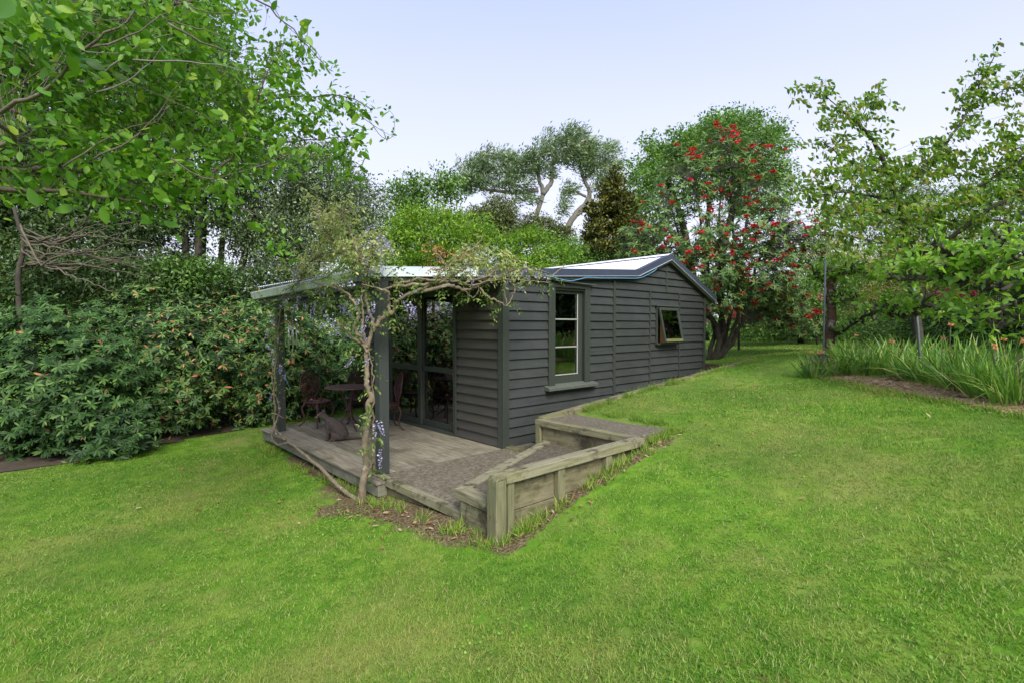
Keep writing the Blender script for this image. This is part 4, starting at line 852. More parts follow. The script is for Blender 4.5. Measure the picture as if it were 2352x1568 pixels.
D = unit(ds*.7+np.array([0, 0, .8])-FWD*.2+rng.normal(0, .25, cs.shape)); LV = Leaves()
rosettes(LV, cs, D, 7, .135, .04, .35, 1, rng.normal(-.02, .12, len(cs))); LV.build(rt, LM['redtree'], 'far', 300, stpl='mid')
twigs(rt, cs, anch, .007, 'barkp', .55)
# red trusses
def truss_mesh(m, n=26, r=.07):
    LVt = Leaves(); d_ = rdir(n, .9); LVt.add(d_*r*.25, d_+rdir(n)*.25, rdir(n), r*rng.uniform(.7, 1.1, n), r*.55)
    P, A, X, Z, L, W, rr_ = LVt.arrays(); tv, tf = TPL['far']; k = 4
    V = P[:, None]+X[:, None]*(tv[:, 0][None, :, None]*W[:, None, None])+A[:, None]*(tv[:, 1][None, :, None]*L[:, None, None])+Z[:, None]*(tv[:, 2][None, :, None]*W[:, None, None])
    F = (tf[None]+(np.arange(n)*k)[:, None, None]).reshape(-1, 3)
    return rawmesh('flower_truss', V.reshape(-1, 3), F, m, rnd=np.repeat(rr_, k))
tm = [truss_mesh(LM['red']) for _ in range(4)]
fr = np.where((ds@FWD < .0) & (_d[kp] > 0))[0]; fr = rng.permutation(fr)[:290]
for i in fr:
    o = bpy.data.objects.new('flower_truss', tm[i % 4]); o.parent = rt; o.location = cs[i]+D[i]*.06-b; o.rotation_euler = (rng.normal(0, .2), rng.normal(0, .2), rng.random()*6)
    s_ = rng.uniform(.55, 1.05); o.scale = (s_*1.25, s_*1.25, s_*.75); COL.objects.link(o)

# --- right side background
big('green shrubbery tree with low branches behind the red tree', 1830, 760, 17, [[(1820,700,17),(1800,640,17)],[(1850,700,17),(1880,650,17)]],
    [(1790,690,16.5,90,60,1.2),(1740,735,16,80,35,.9),(1850,720,16.5,70,45,1.0),(1900,650,17,60,60,1.1)], 'midg', .09, .045, 24, 22, .14, 'shrub_tree', .06, .5, None, lo=.4)
big('pale yellowish shrub behind the first lichened trunk', 1980, 770, 18, [[(1980,700,18),(1970,650,18)],[(2010,700,18),(2040,640,18)]],
    [(1960,640,18,90,60,1.3),(2060,620,18,100,70,1.3),(2010,700,17,110,55,1.1),(1890,600,18.5,70,60,1.3)], 'scrub', .08, .035, 26, 15, .15, 'pale_shrub', .05, .6, 'pale shrubs at the right', lo=.2)
big('pale yellowish shrub around the pink azalea', 2200, 770, 17, [[(2200,700,17),(2190,640,17)],[(2240,700,17),(2270,640,17)]],
    [(2160,640,17.5,90,60,1.3),(2270,610,17.5,100,80,1.3),(2220,720,17,130,45,1.1),(2350,660,17,80,80,1.3)], 'scrub', .08, .035, 26, 15, .15, 'pale_shrub', .05, .6, 'pale shrubs at the right', lo=.2)
big('mid green shrub behind the iris bed at the right edge', 2300, 790, 12, [[(2300,740,12),(2290,700,12)]], [(2290,750,12,110,50,1.0),(2150,750,12.5,110,40,.9),(2020,755,13,90,35,.9),(2380,700,12,60,70,1.0)], 'midg', .07, .035, 24, 30, .12, 'green_shrub', .05, .4, None, lo=.4)
big('feathery green tree behind the cherry', 2150, 780, 22, [[(2150,600,22),(2150,450,22)],[(2200,600,22),(2280,450,22)]], [(2010,470,22,110,80,1.8),(2180,480,22,120,80,2.0),(2310,470,22,80,90,1.8),(1900,540,22,60,70,1.6),(2100,560,22,180,40,1.6)], 'midg', .12, .05, 24, 4.5, .26, 'feathery_tree', .15, .6, None, lo=.2)
big('low hedge of green leaves at the end of the lawn', 1780, 780, 20, [[(1780,770,20),(1780,760,20)]], [(1760,755,20,140,28,.9),(1900,750,21,90,30,.9),(2050,745,21,120,35,.9)], 'midg', .09, .045, 22, 20, .14, 'low_hedge', .04, .2, None, lo=.5)
fw = Leaves(); nf = 30000
uu = rng.uniform(-150, 2500, nf); hh = rng.random(nf)**.8; top = 640+28*np.sin(uu/70)+18*np.sin(uu/23+1); vv = 765-(765-top)*hh; dd_ = rng.uniform(27, 34, nf)
P = CAM+FWD*dd_[:, None]+RGT*((uu-1176)/1184*dd_)[:, None]+np.array([0, 0, 1.])*((748.5-vv)/1184*dd_)[:, None]
fw.add(P, rdir(nf), rdir(nf, 1.5), .34, .2); tag(fw.build(None, LM['midg'], 'far', bulk='far_woodland'), 'dark distant woodland closing the garden behind the trees', 'woodland', kind='stuff')
def azalea(u, v, d, ru, rv, label, m='pink'):
    B = blob(u, v, d, ru, rv, .5); b_ = gbase(B[0]); t_ = root('azalea', label, 'azalea', b_, group='pink azaleas')
    limb(t_, 'stem', [np.array(b_)-np.array([0, 0, .1]), (np.array(b_)+B[0])/2, B[0]], .04, .02, 'barkd', 5)
    LV, C = crown([B], 16, m, .07, .06, .08, nclump=60, lo=.5); LV.build(t_, LM[m], 'far', 0, bulk='blossom')
    LV, C = crown([(B[0]-np.array([0, 0, .25]), B[1]*1.1)], 14, 'midg', .07, .03, .1, nclump=40, lo=.4); LV.build(t_, LM['midg'], 'far')
azalea(2190, 684, 15.5, 40, 15, 'bright pink azalea in flower between the apple branches'); azalea(1878, 682, 16, 16, 7, 'small pink azalea left of the lichened trunk'); azalea(1697, 722, 14.2, 12, 10, 'red pink azalea seen between the dark trunks'); azalea(2010, 684, 17.2, 12, 4, 'faint pink azalea just right of the lichened trunk')

# --- cherry tree at right
g0 = np.array(gbase(at(2118, 770, 8.8)))
C0 = [([g0, at(2100,720,8.8), at(2092,640,8.8), at(2082,560,8.8), at(2062,480,8.8), at(2040,420,8.8), at(2010,350,8.7), at(1970,300,8.6), at(1925,262,8.5)], .085, .014),
      ([at(2055,455,8.8), at(2100,400,8.8), at(2150,350,8.8), at(2200,280,8.8), at(2230,215,8.8), at(2270,130,8.8)], .035, .006),
      ([at(2230,240,8.8), at(2290,215,8.7), at(2350,180,8.6)], .012, .004),
      ([at(2082,540,8.8), at(2140,500,8.6), at(2210,450,8.4), at(2290,400,8.3), at(2380,340,8.2)], .045, .01),
      ([at(2090,590,8.8), at(2160,560,8.5), at(2240,500,8.2), at(2320,455,8), at(2400,430,8)], .05, .012),
      ([at(2050,460,8.8), at(2000,455,8.6), at(1940,445,8.4), at(1880,450,8.2), at(1830,440,8.1)], .03, .006),
      ([at(2070,510,8.8), at(2010,480,8.5), at(1960,470,8.3), at(1900,500,8.1)], .025, .006),
      ([at(2084,570,8.8), at(2020,560,8.4), at(1950,545,8.1), at(1880,540,8)], .025, .006),
      ([at(2030,400,8.8), at(1980,390,8.6), at(1930,370,8.5), at(1880,330,8.4)], .02, .005),
      ([at(1925,262,8.5), at(1880,225,8.5), at(1830,215,8.5)], .010, .003), ([at(1960,292,8.6), at(1985,250,8.6), at(2010,235,8.6)], .010, .003)]
ch = root('cherry_tree', 'open branched cherry tree with drooping leaves against the sky', 'tree', tuple(g0)); anc = []
for i, (p, a, b_) in enumerate(C0):
    limb(ch, 'trunk' if i == 0 else 'branch', p, a*.95, b_*1.2, 'barkd', 7, .006); 
    s_ = spline(p, 8); anc.append(s_[(16 if i == 0 else 6):])
anc = np.concatenate(anc); extra = [blob(*q) for q in [(1900,410,8.3,70,60,.7),(2040,400,8.6,120,60,.8),(2190,370,8.5,110,70,.8),(2300,330,8.4,70,90,.8),(1930,500,8.1,90,45,.7),(2060,500,8.4,120,45,.8),(2220,480,8.2,130,60,.8),(1980,575,8,110,35,.7),(1910,290,8.5,60,50,.5),(2330,520,8,60,50,.7),(2230,220,8.8,45,60,.4)]]
cc = [anc+rng.normal(0, .12, anc.shape) for _ in range(2)]
for B in extra: cc.append(lobe_pts(int(PI*B[1][0]*B[1][2]*62), B, .1, .6)[0])
cc = np.concatenate(cc); cc = cc[rng.random(len(cc)) < .9]; per = 9; P = np.repeat(cc, per, 0)+rng.normal(0, .042, (len(cc)*per, 3))*np.array([1.4, 1.4, .6]); A = unit(rdir(len(P))*.8+np.array([.5, -.45, -.75])*.9); 
LV = Leaves(); k = rng.uniform(.7, 1.2, len(P)); LV.add(P, A, rdir(len(P), .6), .098*k, .044*k, np.clip(rng.normal(.5, .22, len(P)), .01, .99)); LV.build(ch, LM['cherry'], 'mid', 300)
twigs(ch, cc, anc, .003, 'bark', .5)

# --- espalier apples, trellis poles
def apple(label, d, trunk, arms, blobs, n1, single, r=.10):
    g_ = np.array(gbase(trunk[0])); t_ = root('espalier_apple_tree', label, 'tree', tuple(g_), group='espaliered apple trees'); an_ = []
    limb(t_, 'trunk', [g_-np.array([0, 0, .1])]+trunk, r, r*.75, 'barkr', 9, .015)
    for a in arms: limb(t_, 'branch', a, r*.36, r*.14, 'barkd' if R.random() < .6 else 'bark', 7, .018); an_.append(spline(a, 7))
    an_ = np.concatenate(an_); mb = MB()
    spur = an_[rng.random(len(an_)) < .7]
    for s_ in spur:
        e_ = s_+np.array([rng.normal(0, .07), rng.normal(0, .07), rng.uniform(-.05, .24)]); mb.tube(spline([s_, (s_+e_)/2+rng.normal(0, .04, 3), e_], 3), [.022, .02, .018, .017, .016, .014, .010], 5)
    o = mb.build('spur', M['barkd'], t_, smooth=True); o['kind'] = 'stuff'
    cs_ = [an_+rng.normal(0, .09, an_.shape)+np.array([0, 0, .07]) for _ in range(2)]
    for B in blobs: cs_.append(lobe_pts(int(PI*B[1][0]*B[1][2]*n1), B, .1, .6)[0])
    cs_ = np.concatenate(cs_); LV = Leaves(); cs_ = np.concatenate([cs_+rng.normal(0, .03, cs_.shape), cs_+rng.normal(0, .05, cs_.shape)]); rosettes(LV, cs_, rdir(len(cs_), .9), 3, .085, .048, .2, .9, rng.normal(0, .12, len(cs_)))
    LV.build(t_, LM['apple'], 'mid', single, stpl='near'); twigs(t_, cs_, an_, .004, 'barkd', .6)
apple('old espaliered apple tree with reddish lichened trunk beside the first grey pole', 10.6, [at(1905,800,10.6), at(1908,740,10.6), at(1906,690,10.6), at(1908,645,10.6), at(1906,615,10.6)],
      [[at(1908,640,10.6), at(1925,632,10.4), at(1950,626,10.2), at(1980,630,9.9), at(2010,640,9.6)], [at(1904,645,10.6), at(1885,640,10.7), at(1868,632,10.7)], [at(1908,770,10.6), at(1945,755,10.2), at(1985,728,9.6), at(2010,715,9.2)], [at(1906,700,10.6), at(1930,690,10.4), at(1965,692,10.2)]],
      [blob(1960,620,10,45,18,.4), blob(1905,590,10.4,35,24,.4)], 26, 120)
AP = [[at(2020,628,7.6), at(2060,640,7.3), at(2110,638,6.9), at(2160,622,6.5), at(2220,618,6.1), at(2290,612,5.7), at(2380,590,5.3)],
      [at(2000,712,7.8), at(2060,706,7.4), at(2120,704,6.9), at(2180,712,6.4), at(2240,735,6.0), at(2300,742,5.6), at(2380,728,5.2)],
      [at(2160,640,6.6), at(2210,655,6.2), at(2260,664,5.8), at(2320,655,5.5)],
      [at(2200,618,6.2), at(2185,590,6.2), at(2140,560,6.3)], [at(2260,612,5.9), at(2270,575,5.9), at(2330,545,5.7)], [at(2030,716,7.6), at(2060,728,7.4), at(2110,722,7)]]
apple('leafy espaliered apple tree spreading in from the right edge', 5.6, [at(2420,900,5.3), at(2415,760,5.3), at(2400,600,5.3)], AP,
      [blob(*q) for q in [(2080,600,7,70,32,.45),(2170,585,6.4,90,36,.5),(2290,560,5.8,90,44,.5),(2100,690,7,80,20,.4),(2240,690,6,80,26,.4),(2330,650,5.4,60,60,.5),(2330,745,5.3,60,36,.4),(2040,560,7.4,40,20,.3),(2200,745,6.2,60,16,.3)]], 42, 300, .09)
for lb, p, q in (('grey metal pole standing left of the lichened apple trunk', at(1892,800,10.2), at(1893,598,10.2)), ('leaning grey metal pole in the middle of the iris bed', at(2122,830,7.4), at(2092,628,7.3))):
    g_ = np.array(gbase(p)); t_ = root('trellis_pole', lb, 'pole', tuple(g_), group='trellis poles')
    top = q; MB().tube([g_+(p-g_)*0-np.array([0, 0, .2]), g_+(top-g_)*.5, top], .018, 8).build('pole', M['grey'], t_, smooth=True)
    MB().tube([top, top+np.array([0, 0, .012])], .021, 8).build('cap', M['grey'], t_)
tag(MB().tube(spline([at(1893,704,10.15), at(2000,708,8.8), at(2104,716,7.3), at(2300,745,5.9), at(2400,752,5.4)], 5), .002, 4).build('trellis_wire', M['grey']), 'thin wire strung between the trellis poles', 'wire')

# --- iris bed
def iris(label, c, r, n, h, flowers=0, single=25, lean=None, fm='salmon'):
    b_ = np.array([c[0], c[1], float(gz(c[0], c[1])[0])]); t_ = root('iris_clump', label, 'plant', tuple(b_), group='iris clumps in the bed')
    th = rng.random(n)*2*PI; q = np.sqrt(rng.random(n))*r; P = np.c_[b_[0]+np.cos(th)*q, b_[1]+np.sin(th)*q, np.zeros(n)]; P[:, 2] = gz(P[:, 0], P[:, 1])-.01
    A = np.c_[np.cos(th)*q/r*.5, np.sin(th)*q/r*.5, np.ones(n)]+rng.normal(0, .15, (n, 3)); H = h*rng.uniform(.6, 1.1, n)
    LV = Leaves(); segs = []
    # long bent blades: three stacked pieces as one strip
    A = unit(A); side = unit(np.cross(A, rdir(n))); w0 = .020*rng.uniform(.7, 1.2, n)
    bend = np.where(rng.random(n) < .25, rng.uniform(.4, 1.0, n), rng.uniform(0, .25, n)); out_ = np.c_[A[:, :2], np.zeros(n)]; out_ = unit(out_+rng.normal(0, .1, out_.shape))
    def pt(s): return P+A*(H*s)[:, None]+out_*(bend*H*s*s)[:, None]-np.array([0, 0, 1.])*(bend*H*s**3*.55)[:, None]
    rows_ = [(0, 1), (.35, 1), (.65, .8), (.88, .45), (1, .05)]; K = len(rows_)
    Vs = np.stack([x for s, w_ in rows_ for x in (pt(s)-side*(w0*w_/2)[:, None], pt(s)+side*(w0*w_/2)[:, None])], 1)
    tf = np.array([(2*i, 2*i+1, 2*i+3, 2*i+2) for i in range(K-1)]); rn = rng.random(n)*.97
    u1, v1, dd1 = proj(pt(.6)); order = np.argsort(dd1); sg = order[:single]
    for i in sg: obj('leaf', Vs[i], tf, LM['iris'], t_, rnd=np.full(2*K, rn[i]))
    kp_ = np.ones(n, bool); kp_[sg] = False; Vk = Vs[kp_]; m_ = len(Vk)
    o = obj('foliage', Vk.reshape(-1, 3), (tf[None]+(np.arange(m_)*2*K)[:, None, None]).reshape(-1, 4), LM['iris'], t_, rnd=np.repeat(rn[kp_], 2*K)); o['kind'] = 'stuff'
    for k in range(flowers):
        q_ = b_+np.array([rng.normal(0, r*.6), rng.normal(0, r*.6), h*rng.uniform(.85, 1.1)]); g__ = np.array([q_[0], q_[1], b_[2]])
        MB().tube([g__, (g__+q_)/2+rng.normal(0, .01, 3), q_], .004, 4).build('flower_stem', M['timz'], t_)
        o = bpy.data.objects.new('flower', fmesh[fm]); o.parent = t_; o.location = q_-b_; s_ = rng.uniform(.55, .9); o.scale = (s_,)*3; COL.objects.link(o)
fmesh = {'salmon': truss_mesh(LM['salmon'], 12, .06), 'pink': truss_mesh(LM['pink'], 12, .06)}
for (u, v, d_, r, n, h, fl_, lb) in [(1870,860,8.4,.17,70,.42,3,'small iris clump at the left tip of the bed'),(1925,860,8.4,.24,110,.48,0,'iris clump at the foot of the lichened trunk'),(1985,865,8.2,.25,130,.55,1,'iris clump with arching leaves left of the leaning pole'),
      (2045,850,7.9,.26,140,.58,0,'iris clump just left of the leaning pole'),(2110,880,7.3,.26,130,.5,1,'low iris clump in front of the leaning pole'),(2165,880,6.9,.26,130,.55,1,'iris clump just right of the leaning pole'),
      (2230,890,6.3,.26,140,.58,3,'iris clump with salmon flowers near the right edge'),(2290,905,5.8,.24,140,.62,0,'tall blue green iris clump by the right edge'),(2350,920,5.4,.24,120,.6,1,'iris clump cut by the right edge'),
      (1960,830,9.3,.28,120,.5,0,'iris clump behind, nearest the apple trunk'),(2080,830,8.6,.3,130,.55,0,'iris clump behind the leaning pole'),(2200,840,7.6,.3,140,.6,1,'iris clump in the back row towards the right'),(2310,850,6.8,.3,140,.62,1,'back row iris clump at the right edge')]:
    iris(lb, at(u, v, d_), r, n, h, fl_, 22)

mm_ = np.array(MUL); lo_, hi_ = mm_.min(0), mm_.max(0); P = rng.uniform(lo_, hi_, (5200, 2)); P = P[inpoly(P+rng.normal(0, .07, P.shape), mm_)]; P = np.c_[P, gz(P[:, 0], P[:, 1])+.024]
LVm = Leaves(); LVm.add(P, rdir(len(P))*np.array([1, 1, .25]), rdir(len(P), 2), rng.uniform(.03, .11, len(P)), rng.uniform(.006, .02, len(P)))
tag(LVm.build(None, LM['litter'], 'far', bulk='straw_litter'), 'dry straw and clippings spread along the edge of the iris bed', 'straw', kind='stuff')
e1 = [edge(MUL[i], MUL[i+1], 22, .05) for i in (4, 5, 6)]+[edge((1.75,-6),(2.3,-4.95),26,.06), edge((2.3,-4.95),(3.4,-3.55),40,.06), edge((3.4,-3.55),(4.85,-2.2),40,.05), edge((4.2,-3.75),(3.1,-5.1),40,.1), edge((5.2,-2.7),(4.2,-3.75),30,.1)]
tufts('weed_tufts', np.concatenate(e1), 'ragged grass and weeds along the straw strip of the bed', 26, .09, .05)
# --- trees outside the view on the right and behind, that the windows mirror
for (x, y, lb) in ((9.5,-7,'evergreen beyond the right edge of the garden'), (11,-10.5,'tall evergreen farther along the right garden boundary'), (6.5,-11.5,'evergreen at the back right of the garden'), (14,-6.5,'evergreen behind the iris bed, out of view')):
    b_ = np.array([x, y, float(gz(x, y)[0])]); tree('boundary_tree', lb, 'tree', tuple(b_), [([b_, b_+np.array([0, 0, 2.5]), b_+np.array([.2, 0, 5])], .16, .05)],
        [(b_+np.array([0, 0, 3.6]), np.array([1.9, 1.9, 2.6])), (b_+np.array([.6, .3, 1.6]), np.array([1.7, 1.7, 1.3]))], 'dark', .30, .16, 14, 9, .3, tw=0, group='trees along the right boundary')

# --- foreground tree reaching in from the upper left
ft = root('overhanging_tree', 'large leaved tree whose boughs hang in from the upper left', 'tree', gbase(np.array([-9.2, -1.5, 0]))); fb = np.array(gbase(np.array([-9.2, -1.5, 0])))
limb(ft, 'trunk', [fb-np.array([0, 0, .1]), fb+np.array([.1, .1, 1.5]), fb+np.array([.3, .1, 3.4]), fb+np.array([.8, .2, 5.5])], .2, .12, 'bark', 9, .02)
BR = [[fb+np.array([.2,.1,2.6]), at(-150,330,3.0), at(0,270,2.8), at(130,200,2.7), at(260,90,2.6), at(350,20,2.6)],
      [fb+np.array([.3,.1,3.0]), at(-120,370,3.6), at(100,390,3.8), at(300,400,4.0), at(480,415,4.2), at(620,380,4.4), at(720,330,4.6)],
      [fb+np.array([.4,.1,3.6]), at(0,250,4.2), at(200,270,4.4), at(420,300,4.6), at(640,330,4.8), at(800,320,5.0)],
      [fb+np.array([.5,.1,4.0]), at(100,120,4.2), at(300,60,4.3), at(480,10,4.4), at(560,0,4.4), at(610,20,4.5), at(700,100,4.6), at(760,170,4.7)],
      [fb+np.array([.3,.1,2.4]), at(-60,430,3.4), at(120,440,3.6), at(330,470,3.8), at(450,520,4.0)],
      [fb+np.array([.5,.1,4.2]), at(200,200,5), at(420,160,5.2), at(600,190,5.4), at(690,150,5.4), at(715,80,5.4)],
      [at(480,415,4.2), at(560,330,4.4), at(610,200,4.6), at(660,112,4.7)], [at(200,270,4.4), at(330,340,4.2), at(460,430,4.1), at(600,500,4.1)],
      [at(420,300,4.6), at(560,250,4.7), at(680,230,4.8), at(800,230,4.9), at(860,260,5.0)]]
an_ = []
for i, p in enumerate(BR): limb(ft, 'branch', p, (.018,.028,.028,.02,.026,.022,.013,.012,.012)[i], .003, 'bark', 6, .008); an_.append(spline(p, 8)[8:])
an_ = np.concatenate(an_)
blf = [blob(*q) for q in [(60,80,3.5,190,140,.7),(260,60,3.6,200,110,.7),(150,280,3.8,230,130,.7),(60,420,3.8,150,60,.5),(100,60,2.3,150,90,.25),(420,90,4.3,140,110,.6),(380,240,4.3,200,120,.7),(560,230,4.6,130,90,.6),(640,160,5.0,80,60,.5),(560,340,4.4,160,70,.6),(690,290,4.8,110,55,.5),(700,120,5.2,30,40,.3),(790,250,5.0,70,26,.3),(300,380,3.8,180,70,.5),(430,430,4,160,45,.5),(820,330,5,35,30,.3),(790,390,5.2,40,45,.3),(640,560,4.3,30,26,.2),(300,470,3.8,120,30,.3),(480,30,4.8,110,70,.5)]]
cf = [an_[rng.random(len(an_)) < .6]+rng.normal(0, .05, (1, 3))]; hue = []
for B in blf: cf.append(lobe_pts(int(PI*B[1][0]*B[1][2]*240+4), B, .05, .7)[0])
cf = np.concatenate(cf); LV = Leaves(); uu, vv, dd_ = proj(cf)
edge_ok = (vv > (uu-520)*1.0-60) | (uu < 520) | (rng.random(len(uu)) < .5); cf = cf[edge_ok & (dd_ > 1.9)]
per = 5; P = np.repeat(cf, per, 0)+rng.normal(0, .06, (len(cf)*per, 3)); A = unit(rdir(len(P))+RGT*.5+np.array([0, 0, -.35]))
k = rng.uniform(.55, 1.25, len(P)); k *= np.where(rng.random(len(P)) < .12, 1.35, .72); LV.add(P, A, rdir(len(P), 1.3), .088*k, .046*k, np.clip(rng.normal(.45, .22, len(P)), .01, .99))
for k in range(46):
    u0, v0 = R.uniform(-80, 520), R.uniform(-20, 420); a_ = R.choice([R.uniform(-.2, .45), R.uniform(-1.0, -.4)]); Ls = R.uniform(160, 420); Ls = min(Ls, (430 if a_ < 0 else 640)-u0); u0 = min(u0, 400); d1 = R.uniform(3.2, 4.6); bow = R.uniform(-40, 60)
    limb(ft, 'shoot', [at(u0, v0, d1), at(u0+Ls*.5, v0+a_*Ls*.5+bow*.6, d1+.1), at(u0+Ls, v0+a_*Ls, d1+.25)], R.uniform(.004, .010), .0015, 'barkp' if R.random() < .3 else 'bark', 5, .004)
LV.build(ft, LM['bright'], 'mid', 300, smooth=True, stpl='near'); twigs(ft, cf, an_, .0025, 'bark', .35, .05)
# a few big leaves close to the lens
# thin climbing strands against the sky
vs = root('climbing_strand', 'thin leafy creeper strands looping against the sky', 'creeper', tuple(at(560, 0, 4.6)))
ST_ = [[at(540,-20,4.5), at(620,10,4.6), at(665,70,4.7), at(735,130,4.8), at(745,170,4.8)], [at(610,200,4.7), at(632,130,4.8), at(680,108,4.8), at(715,135,4.9)],
       [at(780,240,5.0), at(840,270,5.0), at(880,320,5), at(905,318,5), at(908,275,5), at(890,255,5)], [at(800,250,5), at(870,300,5), at(910,322,5)]]
an_ = []
for p in ST_: limb(vs, 'strand', p, .004, .0015, 'bark', 5); an_.append(spline(p, 9))
an_ = np.concatenate(an_); an_ = an_[rng.random(len(an_)) < .5]; LV = Leaves(); P = an_+rng.normal(0, .02, an_.shape)
LV.add(P, rdir(len(P), -.5), rdir(len(P), 1), rng.uniform(.03, .065, len(P)), rng.uniform(.02, .032, len(P))); LV.build(vs, LM['bright'], 'mid', 60)

# ------------------------------------------------------------------ cast iron furniture
def chair(label, loc, rz):
    t = root('garden_chair', label, 'chair', loc, rz, group='cast iron garden chairs'); ir = M['iron']
    # seat, faces -Y; back at +Y
    MB().lathe([(.0,.40),(.20,.40),(.215,.405),(.218,.415),(.21,.425),(.19,.418),(0,.416)], n=26).build('seat', ir, t, local=True, smooth=True)
    ap = MB(); n = 16
    for k in range(n):
        a = 2*PI*k/n; p = np.array([.19*math.cos(a), .19*math.sin(a), .40]); q = np.array([.17*math.cos(a+.2), .17*math.sin(a+.2), .33]); r_ = np.array([.19*math.cos(a+.39), .19*math.sin(a+.39), .40])
        ap.tube(spline([p, q, r_], 3), .009, 5)
    ap.build('apron', ir, t, local=True, smooth=True)
    for sx_, sy_ in ((-1,-1),(1,-1),(-1,1),(1,1)):
        p = [(.14*sx_,.14*sy_,.40),(.185*sx_,.185*sy_,.30),(.16*sx_,.16*sy_,.16),(.17*sx_,.17*sy_,.06),(.215*sx_,.215*sy_,.012)]
        MB().tube(spline(p, 4), np.linspace(.020, .011, 17), 7).tube([(.20*sx_,.20*sy_,.0),(.235*sx_,.235*sy_,.0)], .016, 6).build('leg', ir, t, local=True, smooth=True)
    # oval pierced back, leaning slightly
    def bk(x_, z_): return (x_, .175+.16*(z_-.42)+.03*(x_/.2)**2*-1, z_)
    cz, rx_, rz_ = .69, .205, .235
    rim = [bk(rx_*math.sin(a)*(1 if math.cos(a) > -.6 else .86), cz+rz_*math.cos(a)) for a in np.linspace(-2.62, 2.62, 30)]
    rim = [bk(-.11, .42)]+rim+[bk(.11, .42)]
    MB().tube(rim, .0125, 7).build('back_frame', ir, t, local=True, smooth=True)
    lat = MB()
    for f_, r_ in ((.60, .007), (.80, .006)): lat.tube([bk(rx_*f_*math.sin(a), cz+.01+rz_*f_*math.cos(a)) for a in np.linspace(-2.5, 2.5, 24)], r_, 5)
    for a in np.linspace(-2.3, 2.3, 19):
        lat.tube([bk(rx_*.12*math.sin(a), cz-.08+rz_*.1*math.cos(a)), bk(rx_*.6*math.sin(a*1.02), cz+rz_*.6*math.cos(a))], .0065, 4)
        for f_ in (.70, .90):
            c_ = np.array([rx_*f_*math.sin(a), cz+rz_*f_*math.cos(a)]); lat.tube([bk(c_[0]+.017*math.cos(b), c_[1]+.017*math.sin(b)) for b in np.linspace(0, 2*PI, 8)], .0055, 4)
    for x_ in (-.07, -.035, 0, .035, .07): lat.tube([bk(x_, .425), bk(x_*1.5, .53), bk(x_*.7, .62)], .007, 4)
    for x_ in np.linspace(-.09, .09, 6): lat.tube([bk(x_+.016*math.cos(b), .47+.016*math.sin(b)) for b in np.linspace(0, 2*PI, 8)], .0055, 4)
    lat.build('back_lattice', ir, t, local=True, smooth=True)
    return t
chair('cast iron chair with dead leaves on its seat, left of the round table', (-1.27, 3.42, 0.003), math.radians(20))
chair('cast iron chair behind the round table, partly hidden by the vine', (-.56, 3.30, 0.003), math.radians(-25))
chair('cast iron chair mostly hidden behind the near veranda post', (-.55, 2.32, 0.003), math.radians(-105))
tb = root('garden_table', 'round cast iron table with worn red top on the deck', 'table', (-1.0, 2.78, .003))
MB().lathe([(0,.685),(.36,.685),(.385,.690),(.39,.70),(.385,.708),(.35,.704),(0,.706)], n=36).build('table_top', M['irontop'], tb, local=True, smooth=True)
for k in range(3):
    a = 2*PI*k/3+.5; c_, s_ = math.cos(a), math.sin(a)
    MB().tube(spline([(.16*c_,.16*s_,.68),(.09*c_,.09*s_,.52),(.035*c_,.035*s_,.38),(.07*c_,.07*s_,.22),(.18*c_,.18*s_,.07),(.27*c_,.27*s_,.02)], 4), np.linspace(.016, .013, 21), 7).tube([(.26*c_,.26*s_,.0),(.30*c_,.30*s_,.0)], .016, 6).build('leg', M['iron'], tb, local=True, smooth=True)
MB().lathe([(.0,.30),(.05,.31),(.09,.315),(.09,.325),(.05,.33),(.03,.38),(0,.39)], n=14).build('brace', M['iron'], tb, local=True, smooth=True)
LV = Leaves(); P = np.c_[rng.normal(-1.25, .07, 30), rng.normal(3.46, .06, 30), rng.uniform(.425, .46, 30)]; LV.add(P, rdir(30)*np.array([1,1,.3]), rdir(30, 1.5), .07, .018)
tag(LV.build(None, LM['litter'], 'mid', bulk='dead_leaves'), 'curled dead leaves lying on the left chair seat', 'dead leaves', kind='stuff')

